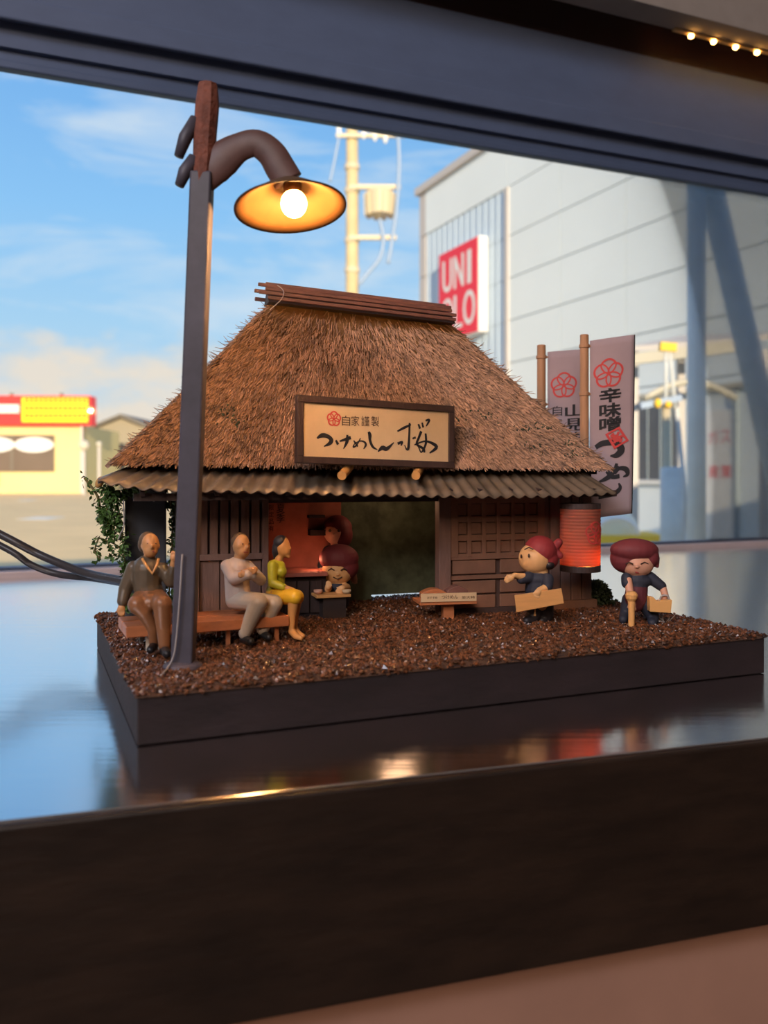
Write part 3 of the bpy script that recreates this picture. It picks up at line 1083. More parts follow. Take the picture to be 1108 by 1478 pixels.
def build_house():
    t = thing('thatched_house', HS.pt(0, HD / 2, BT), 'model noodle shop with thatched roof and corrugated eaves', 'house')
    fr = HS
    A = lambda px, b=0.0: fr.a(px, b)
    L, R = -HW / 2, HW / 2
    wt_ = 0.99           # wall top
    w = 0.04
    # --- shell
    MB().fbox(fr, L, L + w, 0.02, HD, BT, wt_).build('side_wall', 'dark_timber', t)
    MB().fbox(fr, R - w, R, 0.02, HD, BT, wt_).build('side_wall', 'dark_timber', t)
    g0, g1 = A(533, HD), A(607, HD)
    MB().fbox(fr, L, g0, HD - w, HD, BT, wt_).fbox(fr, g0, g1, HD - w, HD, BT + 0.034, wt_).fbox(fr, g1, R, HD - w, HD, BT, wt_).build('rear_wall', 'interior_green', t)
    MB().fbox(fr, L, R, 0.0, 0.05, fr.z(724, 0), wt_).build('lintel', 'dark_timber', t)
    MB().fbox(fr, L - 0.02, R + 0.02, -0.03, HD, wt_, wt_ + 0.04).build('ceiling_board', 'interior_dark', t)
    # corner and door posts
    for p0, p1, b0 in ((262, 287, -0.02), (378, 387, -0.015), (632, 649, -0.02), (785, 791, -0.005)):
        MB().fbox(fr, A(p0), A(p1), b0, 0.05, BT, wt_).build('post', 'wall_timber', t, bevel=0.004)
    # left bay: battens above, boards below
    zmid = fr.z(803, A(335))
    MB().fbox(fr, A(287), A(378), 0.02, 0.05, BT, wt_).build('bay_board', 'dark_timber', t)
    n = 6
    for k in range(n):
        p0 = 288 + 90 * k / n
        MB().fbox(fr, A(p0), A(p0 + 90 / n - 3.5), -0.004, 0.024, zmid + 0.01, wt_ - 0.02).build('plank', 'wall_timber', t, bevel=0.003)
    MB().fbox(fr, A(286), A(379), -0.016, 0.02, zmid - 0.018, zmid + 0.014).build('mid_rail', 'wall_timber', t, bevel=0.003)
    for k in range(3):
        p0 = 288 + 30 * k
        MB().fbox(fr, A(p0), A(p0 + 28.6), 0.0, 0.03, BT, zmid - 0.02).build('plank', 'wall_timber', t, bevel=0.003)
    # right end board with skirting
    MB().fbox(fr, A(791), R, 0.004, 0.05, BT, wt_).build('end_board', 'wall_timber', t)
    for k in range(4):
        p0 = 793 + 15 * k
        MB().fbox(fr, A(p0), A(p0 + 14), -0.012, 0.01, BT + 0.05, wt_ - 0.02).build('plank', 'wall_timber', t, bevel=0.003)
    MB().fbox(fr, A(788), R + 0.02, -0.035, 0.03, BT, BT + 0.05).build('skirting', 'lattice_timber', t, bevel=0.004)
    # --- lattice sliding door
    d0, d1 = A(649), A(785)
    zt = fr.z(722, A(717))
    zl = fr.z(802, A(717))
    zb = BT + 0.01
    door = MB().fbox(fr, d0, d1, 0.012, 0.03, zb, zt).build('lattice_door', 'lattice_back', t)
    nc, nr = 6, 3
    cw = (d1 - d0 - 0.05) / nc
    for k in range(nc + 1):
        a = d0 + 0.025 + cw * k
        wd = 0.012 if 0 < k < nc else 0.022
        MB().fbox(fr, a - wd, a + wd, -0.012, 0.014, zl, zt).build('stile', 'lattice_timber', door, bevel=0.002)
    rh = (zt - zl) / nr
    for k in range(nr + 1):
        z = zl + rh * k
        MB().fbox(fr, d0, d1, -0.010, 0.013, z - 0.017, z + 0.017).build('rail', 'lattice_timber', door, bevel=0.002)
    for i in range(nc):
        for j in range(nr):
            a = d0 + 0.025 + cw * i
            MB().fbox(fr, a + 0.014, a + cw - 0.014, 0.004, 0.013, zl + rh * j + 0.022, zl + rh * (j + 1) - 0.022).build('pane', 'lattice_timber', door)
    z1, z2 = zb + (zl - zb) * 0.62, zl - 0.02
    for k in range(2):
        a0 = d0 + (d1 - d0) * k / 2
        MB().fbox(fr, a0 + 0.015, a0 + (d1 - d0) / 2 - 0.015, -0.002, 0.013, z1 + 0.02, z2).build('panel', 'lattice_timber', door, bevel=0.004)
        for j in range(2):
            zz = zb + 0.02 + (z1 - zb - 0.03) * j / 2
            MB().fbox(fr, a0 + 0.015, a0 + (d1 - d0) / 2 - 0.015, -0.002, 0.013, zz, zz + (z1 - zb - 0.05) / 2).build('panel', 'lattice_timber', door, bevel=0.004)
    MB().fbox(fr, d0, d1, -0.006, 0.012, z1 - 0.01, z1 + 0.012).build('rail', 'lattice_timber', door)
    MB().fbox(fr, d0 - 0.02, d1 + 0.02, -0.02, 0.04, BT, BT + 0.03).build('door_track', 'dark_timber', t)
    # --- interior
    ib = 0.47
    part = MB().fbox(fr, A(372, ib), A(492, ib), ib, ib + 0.03, BT, wt_).build('partition', 'interior_red', t)
    pl = Plane(fr.pt(A(385, ib - 0.01), ib - 0.004, fr.z(800, A(410, ib), ib)), fr.A, (0, 0, 1))
    k = fr.pt(A(410, ib), ib, 0).y / F
    MB().hexa([pl.at(x_, y_, d_) for d_ in (0, 0.003) for x_, y_ in ((0, 0), (26 * k, 0), (26 * k, 78 * k), (0, 78 * k))]).build('poster', 'interior_red', part)
    for ch, x0, y0, s_ in (('夏', 14, 60, 12), ('季', 14, 46, 12), ('限', 3, 64, 7), ('定', 3, 54, 7), ('品', 3, 44, 7), ('有', 3, 34, 7)):
        ink = MB()
        letter(ink, pl, ch, x0 * k, y0 * k, (x0 + s_) * k, (y0 + s_ * 1.1) * k, 0.006)
        ink.build('letter', 'ink', part)
    MB().fbox(fr, A(443, ib), A(466, ib), ib - 0.05, ib, fr.z(747, A(450, ib), ib), fr.z(743, A(450, ib), ib)).build('shelf', 'interior_dark', part)
    MB().fbox(fr, A(444, ib), A(470, ib), ib - 0.07, ib, fr.z(772, A(450, ib), ib), fr.z(764, A(450, ib), ib)).build('shelf', 'interior_dark', part)
    zc = fr.z(826, A(430, 0.3), 0.2)
    MB().fbox(fr, A(388, 0.2), A(470, 0.2), 0.16, ib, zc - 0.02, zc).build('serving_ledge', 'interior_red', t)
    MB().fbox(fr, A(388, 0.2), A(470, 0.2), 0.2, 0.24, BT, zc - 0.02).build('serving_front', 'interior_dark', t)
    for k2 in range(4):
        a = A(392, 0.2) + (A(466, 0.2) - A(392, 0.2)) * k2 / 4
        MB().fbox(fr, a, a + (A(466, 0.2) - A(392, 0.2)) / 4 - 0.01, 0.19, 0.2, BT + 0.02, zc - 0.05).build('plank', 'dark_timber', t)
    # warm lamp over the serving ledge
    ld = bpy.data.lights.new('shop_lamp_light', 'POINT')
    ld.energy = 0.42
    ld.color = (1.0, 0.42, 0.22)
    ld.shadow_soft_size = 0.02
    lo = bpy.data.objects.new('shop_lamp_light', ld)
    COL.objects.link(lo)
    lo.location = fr.pt(A(452, 0.3), 0.28, zc + 0.06)
    ld = bpy.data.lights.new('shop_back_fill', 'POINT')  # added fill without a fitting, brightens the dark back of the shop
    ld.energy = 1.6
    ld.color = (1.0, 0.55, 0.30)
    ld.shadow_soft_size = 0.10
    lo = bpy.data.objects.new('shop_back_fill', ld)
    COL.objects.link(lo)
    lo.location = fr.pt(A(575, 0.3), 0.30, 0.86)
    # --- eaves: corrugated tin
    eave = [(140, 694), (178, 701), (215, 706), (300, 708), (420, 711), (540, 714), (700, 717), (800, 716), (866, 713), (889, 711)]

    def epy(px):
        for (x0, y0), (x1, y1) in zip(eave, eave[1:]):
            if x0 <= px <= x1:
                return y0 + (y1 - y0) * (px - x0) / (x1 - x0)
        return eave[0][1] if px < eave[0][0] else eave[-1][1]
    be = -0.34
    eL, eR = A(141, be), A(889, be)
    zin = 1.045
    bi = -0.06
    bR = HD + 0.16

    def sheet(name, fo, fi, n, wl):
        """fo(s), fi(s): outer and inner edge points; corrugation along s"""
        v, f = [], []
        m = 4
        for i in range(n + 1):
            s = i / n
            o_, i_ = fo(s), fi(s)
            ln = wl * s
            wv = 0.0075 * math.sin(2 * math.pi * ln)
            for j in range(m + 1):
                p = o_.lerp(i_, j / m)
                v.append(tuple(p + Vector((0, 0, wv))))
        for i in range(n):
            for j in range(m):
                q = i * (m + 1) + j
                f.append((q, q + m + 1, q + m + 2, q + 1))
        o = MB().add(v, f).build(name, 'tin', t, smooth=True)
        so = o.modifiers.new('thick', 'SOLIDIFY')
        so.thickness = 0.007
        return o

    def fo(s):
        a = eL + (eR - eL) * s
        p = fr.pt(a, be, 0)
        px = CX + F * p.x / p.y
        return fr.pt(a, be, fr.z(epy(px), a, be))
    zL, zR = fo(0).z, fo(1).z
    iL, iR = eL + 0.20, eR - 0.12
    sheet('tin_eave', fo, lambda s: fr.pt(iL + (iR - iL) * s, bi, zin), 420, 38)
    sheet('tin_eave', lambda s: fr.pt(eL, be + (bR - be) * s, zL), lambda s: fr.pt(iL, bi + (HD + 0.02 - bi) * s, zin), 140, 13)
    sheet('tin_eave', lambda s: fr.pt(eR, be + (bR - be) * s, zR), lambda s: fr.pt(iR, bi + (HD + 0.02 - bi) * s, zin), 140, 13)
    sheet('tin_eave', lambda s: fr.pt(eL + (eR - eL) * s, bR, zL + (zR - zL) * s), lambda s: fr.pt(iL + (iR - iL) * s, HD + 0.02, zin), 300, 38)
    MB().fbox(fr, eL + 0.16, R, be + 0.07, be + 0.11, 0.865, 0.90).build('eave_beam', 'dark_timber', t)
    for k in range(15):
        a = eL + 0.2 + (eR - eL - 0.3) * k / 14
        MB().bar(fr.pt(a, be + 0.05, 0.898), fr.pt(a, 0.0, wt_ - 0.004), 0.022, 0.022).build('rafter', 'dark_timber', t)
    # --- thatch
    tb = -0.20
    c00 = fr.q(168, 680, tb)
    a0_, a1_ = fr.a(166, tb), fr.a(878, tb)
    z0_ = 1.055
    rb = HD / 2 + 0.02
    RLp, RRp = fr.q(392, 440, rb), fr.q(650, 470, rb)
    br_ = HD + 0.10
    C = [fr.pt(a0_, tb, z0_ - 0.01), fr.pt(a1_, tb, z0_ - 0.03), fr.pt(a1_ + 0.0, br_, z0_ - 0.03), fr.pt(a0_, br_, z0_ - 0.01)]
    faces = [(C[0], C[1], RLp, RRp), (C[3], C[0], RLp, RLp), (C[1], C[2], RRp, RRp), (C[2], C[3], RRp, RLp)]
    sag = 0.05

    def surf(fc, s, tt):
        p0, p1, q0, q1 = fc
        lo_ = p0.lerp(p1, s)
        hi_ = q0.lerp(q1, s)
        p = lo_.lerp(hi_, tt)
        nrm = (p1 - p0).cross((q0 + q1) / 2 - (p0 + p1) / 2).normalized()
        p = p - nrm * sag * math.sin(math.pi * tt) * 0.6
        p += nrm * 0.02 * math.sin(math.pi * tt * 1.0)
        return p, nrm
    core = MB()
    for fc in faces:
        n, m = 30, 12
        v, f = [], []
        for i in range(n + 1):
            for j in range(m + 1):
                p, nrm = surf(fc, i / n, j / m)
                v.append(tuple(p))
        for i in range(n):
            for j in range(m):
                q = i * (m + 1) + j
                f.append((q, q + m + 1, q + m + 2, q + 1))
        core.add(v, f)
        lo_in = [fc[0].lerp((C[0] + C[2]) / 2, 0.1), fc[1].lerp((C[0] + C[2]) / 2, 0.1)]
    core.add([tuple(x) for x in C], [(0, 3, 2, 1)])
    core.build('thatch_core', 'thatch', t, smooth=True)
    # straws
    V, FC = [], []
    for fc, cnt in zip(faces, (26000, 7000, 7000, 4000)):
        down_n = len(V)
        for _ in range(cnt):
            tt = math.sqrt(random.random())
            tt = 1 - tt
            tt = max(0.0, min(1, tt + random.uniform(-0.02, 0.02)))
            course = math.floor(tt * 24) / 24 + random.uniform(-0.016, 0.022)
            tt = max(0.0, min(0.985, course))
            s = random.random()
            p, nrm = surf(fc, s, tt + 0.0)
            p2, _n = surf(fc, s, min(1, tt + 0.05))
            up = (p2 - p).normalized() if (p2 - p).length > 1e-6 else Vector((0, 0, 1))
            side = up.cross(nrm).normalized()
            ln = random.uniform(0.035, 0.085)
            lift = random.uniform(0.004, 0.024)
            base = p + up * ln * 0.55 + nrm * random.uniform(-0.004, 0.008)
            tip = p - up * ln * 0.45 + nrm * lift + side * random.uniform(-0.018, 0.018)
            wd = random.uniform(0.0018, 0.0042)
            b = len(V)
            V += [base - side * wd, base + side * wd, base + nrm * wd * 1.4, tip - side * wd * 0.7, tip + side * wd * 0.7, tip + nrm * wd]
            FC += [(b, b + 2, b + 5, b + 3), (b + 2, b + 1, b + 4, b + 5), (b + 3, b + 5, b + 4)]
    # stray wisps along the hips
    for (e0, e1) in ((C[0], RLp), (C[1], RRp), (C[3], RLp), (C[2], RRp)):
        for _ in range(160):
            p = e0.lerp(e1, random.random())
            d = Vector((random.uniform(-1, 1) * 0.6 + (-0.8 if e1 is RLp else 0.8), random.uniform(-0.5, 0.5), random.uniform(-0.9, 0.5))).normalized()
            ln = random.uniform(0.03, 0.07)
            wd = 0.0022
            sd = d.cross(Vector((0, 1, 0))).normalized() * wd
            b = len(V)
            V += [p - sd, p + sd, p + Vector((0, -wd, 0)), p + d * ln - sd * 0.5, p + d * ln + sd * 0.5, p + d * ln + Vector((0, -wd, 0))]
            FC += [(b, b + 2, b + 5, b + 3), (b + 2, b + 1, b + 4, b + 5), (b + 3, b + 5, b + 4)]
    off = t.location
    me = bpy.data.meshes.new('straw')
    me.from_pydata([tuple(x - off) for x in V], [], FC)
    tag(finish('straw', me, 'straw', t, False, 0), kind='stuff')
    # moss patches on the right of the roof
    mb = MB()
    for s, tt in ((0.80, 0.33), (0.88, 0.25), (0.93, 0.28), (0.86, 0.12), (0.94, 0.08), (0.97, 0.16), (0.13, 0.30), (0.16, 0.24), (0.70, 0.30)):
        for _ in range(22):
            p, nrm = surf(faces[0], min(0.995, max(0, s + random.gauss(0, 0.014))), max(0, tt + random.gauss(0, 0.018)))
            mb.ell(p + nrm * 0.016, (random.uniform(.003, .007),) * 3, 5, 3)
    tag(mb.build('moss', 'leaf_dark', t), kind='stuff')
    # --- ridge: cap boards and poles
    axis = (RRp - RLp).normalized()
    e0, e1 = RLp - axis * 0.045, RRp - axis * 0.02
    up = Vector((0, 0, 1))
    MB().prism([RLp + Vector((0, 0, 0.078)) - axis * 0.03, RLp - HS.B * 0.078 - axis * 0.03, RLp + HS.B * 0.078 - axis * 0.03],
               axis * ((RRp - RLp).length + 0.03)).build('ridge_cap', 'dark_timber', t)
    for h, b, ext, r in ((0.020, -0.112, 0.0, 0.0095), (0.058, -0.096, 0.05, 0.0095), (0.094, -0.074, 0.005, 0.0095), (0.126, -0.044, 0.045, 0.0095), (0.146, -0.006, -0.01, 0.0095),
                      (0.104, 0.052, 0.05, 0.010), (0.054, 0.092, 0.04, 0.010)):
        h *= 0.78
        p0 = e0 + HS.B * b + up * h - axis * ext * 0.9
        p1 = e1 + HS.B * b + up * h + axis * (ext * 0.3 - 0.01 * (h * 20 - 1))
        MB().bar(p0, p1, r * 2, r * 2).build('ridge_pole', 'ridge_wood', t, bevel=0.003)
    MB().tube(smooth_path([RLp + axis * 0.02 - HS.B * 0.07 + up * 0.10, RLp + axis * 0.045 - HS.B * 0.115 + up * 0.06, RLp + axis * 0.03 - HS.B * 0.12 + up * 0.01, RLp - axis * 0.03 - HS.B * 0.10 - up * 0.05]), 0.0026, 6).build('binding_cord', 'cord_white', t)
    # black box under the open left end of the roof
    k = thing('control_box', P(209, 880, 4.72), 'plain black box under the left end of the thatched roof', 'box')
    p0, p1 = P(180, 0, 4.72), P(240, 0, 4.78)
    bx = MB()
    dd = Vector((-0.25, 0.9, 0)).normalized() * 0.10
    zt_, zb_ = 0.93, BT + 0.002
    f4 = [Vector((p0.x, p0.y, 0)), Vector((p1.x, p1.y, 0)), Vector((p1.x, p1.y, 0)) + dd, Vector((p0.x, p0.y, 0)) + dd]
    bx.hexa([q + Vector((0, 0, zb_)) for q in f4] + [q + Vector((0, 0, zt_)) for q in f4])
    bx.build('body', 'black_box', k, bevel=0.008)
    MB().ell(P(222, 723, 4.70), (0.006, 0.006, 0.006), 8, 6).build('indicator', 'cord_white', k)


build_house()


# ------------------------------------------------------------------ signboard on the eave
def build_sign():
    ang = math.radians(27)
    c = HS.q(541, 672, -0.30)
    fr = Frame((c.x, c.y), ang)
    aL, aR = fr.a(427), fr.a(654)
    z0 = fr.z(672.5, 0)
    H = 0.335
    w = aR - aL
    t = thing('shop_signboard', fr.pt(0, 0, z0 - 0.05), 'framed cream signboard with brush lettering above the eave', 'sign')
    lean = 0.05
    roll = math.radians(-1.6)
    r = (fr.A * math.cos(roll) + Vector((0, 0, 1)) * math.sin(roll))
    u = (Vector((0, 0, 1)) + fr.B * lean - fr.A * math.sin(roll)).normalized()
    pl = Plane(fr.pt(aL, 0, z0 - math.sin(roll) * w * 0.5), r, u)

    def rect(x0, x1, y0, y1, d0, d1):
        return MB().hexa([pl.at(x, y, d) for d in (d0, d1) for x, y in ((x0, y0), (x1, y0), (x1, y1), (x0, y1))])
    rect(0, w, 0, H, -0.02, -0.004).build('back_board', 'dark_timber', t)
    e = 0.034
    rect(e * 0.8, w - e * 0.8, e * 0.8, H - e * 0.8, -0.004, 0.004).build('paper', 'paper', t)
    for x0, x1, y0, y1 in ((0, w, H - e, H), (0, w, 0, e), (0, e, e, H - e), (w - e, w, e, H - e)):
        rect(x0, x1, y0, y1, -0.006, 0.016).build('frame_strip', 'dark_timber', t, bevel=0.003)
    iw, ih = w - 2 * e, H - 2 * e

    def mp(p):
        zx, zy, ww = p
        top = 85 + (zx - 75) * 0.042
        hh = 330 - (zx - 75) * 0.026
        return (e + iw * (zx - 75) / 950, e + ih * (1 - (zy - top) / hh), ww * 1.15 * iw / 950)
    S = [[(160, 303, 8), (190, 285, 22), (225, 290, 20), (248, 312, 22), (236, 334, 18), (203, 352, 5)],
         [(276, 312, 10), (290, 338, 14)], [(300, 318, 8), (330, 308, 14), (370, 294, 18)], [(348, 278, 10), (346, 318, 17), (324, 364, 4)],
         [(388, 312, 6), (402, 330, 10), (414, 348, 8)], [(432, 296, 5), (408, 338, 8), (386, 352, 8), (396, 330, 5), (430, 314, 7), (458, 320, 10), (466, 338, 12), (452, 362, 4)],
         [(484, 256, 12), (492, 275, 19), (494, 310, 14), (512, 348, 13), (542, 364, 4)],
         [(546, 376, 6), (574, 352, 22), (604, 357, 20), (650, 318, 4)],
         [(674, 249, 8), (720, 226, 14), (765, 206, 8)], [(756, 196, 10), (753, 280, 12), (748, 348, 15), (736, 358, 9), (722, 332, 4)],
         [(676, 325, 14), (706, 314, 12), (698, 336, 6)], [(776, 292, 9), (798, 284, 12)],
         [(816, 202, 10), (828, 230, 12)], [(842, 192, 9), (850, 222, 11)], [(866, 180, 10), (892, 176, 13), (870, 214, 5)],
         [(836, 246, 15), (818, 288, 13), (806, 326, 13), (850, 352, 14), (858, 376, 10)], [(866, 258, 11), (868, 320, 13), (838, 374, 8), (822, 352, 6), (812, 332, 6)],
         [(790, 330, 8), (868, 306, 10), (942, 338, 20), (894, 378, 7)]]
    for grp in (S[:1], S[1:4], S[4:6], S[6:7], S[7:8], S[8:]):
        ink = MB()
        for s_ in grp:
            stroke(ink, pl, [mp(p) for p in s_], 0.004, 0.0015)
        ink.build('letter', 'ink', t)
    for ch, x0 in zip('自家謹製', (313, 372, 436, 500)):
        ink = MB()
        a = mp((x0, 222, 1))
        b = mp((x0 + 52, 162, 1))
        letter(ink, pl, ch, a[0], a[1], b[0], b[1], 0.006)
        ink.build('letter', 'ink_brown', t)
    em = MB()
    cx, cy, _ = mp((264, 182, 1))
    emblem(em, pl, cx, cy, 0.036, 0.0075, 0.004)
    em.build('emblem', 'ink_red', t)
    for px in (497, 603):
        p = P(px, 683, fr.pt(fr.a(px), 0, 0).y - 0.03)
        q = p + Vector((0.02, 0.16, 0.035))
        MB().tube([p + Vector((-0.012, -0.03, -0.012)), q], 0.023, 14).build('dowel', 'dowel', t, smooth=False)


build_sign()


# ------------------------------------------------------------------ street lamp
def build_lamp():
    Y = G(262, 962, BT).y
    k = Y / F
    b = P(264, 962, Y)
    top = P(300, 122, Y)
    t = thing('street_lamp', b, 'tall black model street lamp with curved arm and lit golden shade', 'street lamp')
    q = lambda px, py, d=0.0: P(px, py, Y + d)
    b2 = Vector((b.x, b.y, BT - 0.004))
    MB().bar(b2, q(292, 250), 31 * k, 27 * k, up=Vector((0, 1, 0))).build('post', 'lamp_black', t, bevel=0.008)
    pt = MB()
    pt.tube([q(291, 275), q(294, 235), q(296, 190), q(299, 150), q(300, 122)], [13 * k, 16 * k, 17 * k, 17.5 * k, 14 * k], 9)
    pt.build('post_top', 'lamp_rust', t)
    arm = smooth_path([q(292, 268), q(306, 246), q(322, 229), q(345, 213), q(370, 207), q(391, 221), q(404, 242), q(416, 262)], 5)
    n = len(arm)
    rr = []
    for i in range(n):
        s = i / (n - 1)
        for (s0, r0), (s1, r1) in zip(((0, 16), (0.15, 26), (0.29, 27), (0.44, 21), (0.58, 20), (0.85, 22), (1, 22)), ((0.15, 26), (0.29, 27), (0.44, 21), (0.58, 20), (0.85, 22), (1, 22), (1.01, 22))):
            if s0 <= s <= s1:
                rr.append((r0 + (r1 - r0) * (s - s0) / (s1 - s0)) * k)
                break
    MB().tube(arm, rr, 14, flat=0.42).build('arm', 'lamp_arm', t, smooth=True)
    for px, py, ex, ey in ((283, 172, 258, 226), (281, 228, 259, 268)):
        pts = [q(px, py, -0.01), q((px + ex) / 2 - 3, (py + ey) / 2, -0.02), q(ex, ey, -0.03)]
        MB().tube(pts, [9 * k, 10 * k, 7 * k], 9).build('knob', 'lamp_black', t, smooth=True)
    # shade: shallow cone, opening down and a little towards the viewer
    ctr = q(419, 299)
    axis = Vector((-0.10, -0.10, -1.0)).normalized()       # opening direction
    axis = Vector((0.10, -0.16, -1.0)).normalized()
    R = 81 * k
    prof = [(0.10 * R, -0.50 * R), (0.26 * R, -0.46 * R), (0.50 * R, -0.32 * R), (0.80 * R, -0.12 * R), (1.0 * R, 0.0), (1.0 * R, 0.035 * R),
            (0.79 * R, -0.075 * R), (0.49 * R, -0.27 * R), (0.25 * R, -0.41 * R), (0.10 * R, -0.44 * R)]
    MB().lathe(prof, ctr, axis, n=48, closed=True).build('shade', 'shade_gold', t, smooth=True)
    bc = q(424, 294, -0.005)
    MB().ell(bc, (19 * k, 19 * k, 20 * k), 20, 14).build('bulb', 'bulb', t, smooth=True)
    MB().tube([bc - axis * 0.02, bc - axis * 0.085], [12 * k, 14 * k], 12).build('socket', 'shade_gold', t, smooth=True)
    ld = bpy.data.lights.new('street_lamp_light', 'POINT')
    ld.energy = 52.0
    ld.color = (1.0, 0.52, 0.18)
    ld.shadow_soft_size = 0.03
    lo = bpy.data.objects.new('street_lamp_light', ld)
    COL.objects.link(lo)
    lo.location = bc + axis * 0.12
    # white lead down the post and onto the gravel
    w = smooth_path([q(263, 800, -0.056), q(258, 880, -0.06), q(252, 940, -0.06), q(243, 962, -0.07), G(232, 975, BT + 0.012)], 5)
    MB().tube(w, 1.3 * k, 6).build('lead_wire', 'cord_white', t, smooth=True)
    ft = MB()
    ft.ell(Vector((b.x, b.y, BT)), (0.085, 0.075, 0.03), 20, 8)
    ft.build('foot', 'lamp_black', t, smooth=True)


build_lamp()


# ------------------------------------------------------------------ bench and figurines
def build_bench():
    zt = 0.325
    p0 = G(182, 905, zt)
    fr = Frame((p0.x, p0.y), BASE.ang + math.radians(1))
    a1 = fr.a(418)
    t = thing('bench', fr.pt(a1 / 2, 0.15, BT), 'long reddish wooden bench against the shop front', 'bench')
    for k in range(2):
        MB().fbox(fr, 0, a1, 0.005 + 0.15 * k, 0.145 + 0.15 * k, zt - 0.05, zt).build('seat_plank', 'bench_wood', t, bevel=0.005)
    for a in (0.10, 0.155, a1 * 0.62, a1 - 0.05):
        for b in (0.05, 0.25):
            MB().fbox(fr, a - 0.009, a + 0.009, b - 0.009, b + 0.009, BT - 0.004, zt - 0.05).build('leg', 'plastic_pale' if a < 0.2 else 'bench_wood', t)


build_bench()


class Fig:
    """limbs given where they stand: image column, row and depth"""

    def __init__(s, Y):
        s.Y, s.m = Y, MB()

    def p(s, px, py, d=0.0):
        return P(px, py, s.Y + d)

    def c(s, *j):       # chain of joints (px, py, d, rpx)
        k = s.Y / F
        for a, b in zip(j, j[1:]):
            s.m.cap(s.p(*a[:3]), a[3] * k, s.p(*b[:3]), b[3] * k)
        return s

    def e(s, px, py, d, rx, rz, ry=None, rot=0.0):
        k = s.Y / F
        s.m.ell(s.p(px, py, d), (rx * k, (ry or rx) * k, rz * k), 20, 14, Euler((0, rot, 0)).to_matrix())
        return s

    def out(s, name, m, parent, voxel=0.0045, it=3):
        o = s.m.remesh(name, m, parent, voxel, it)
        s.m = MB()
        return o


def hand(f, px, py, d, dx, dy, r=5.0, fingers=4, curl=0.0):
    """palm and five fingers pointing along (dx, dy) in the picture plane"""
    f.e(px, py, d, r, r * 1.05, r * 0.7)
    L = math.hypot(dx, dy) or 1
    dx, dy = dx / L, dy / L
    nx, ny = -dy, dx
    for i in range(4):
        o = (i - 1.5) * r * 0.52
        ln = r * (1.25, 1.5, 1.4, 1.1)[i]
        x0, y0 = px + nx * o + dx * r * 0.6, py + ny * o + dy * r * 0.6
        f.c((x0, y0, d, r * 0.27), (x0 + dx * ln * 0.6, y0 + dy * ln * 0.6, d - 0.004, r * 0.25), (x0 + dx * ln, y0 + dy * ln, d + 0.010 * curl, r * 0.2))
    f.c((px + nx * r * 0.7, py + ny * r * 0.7, d, r * 0.3), (px + nx * r * 1.25 + dx * r * 0.7, py + ny * r * 1.25 + dy * r * 0.7, d - 0.006, r * 0.24))


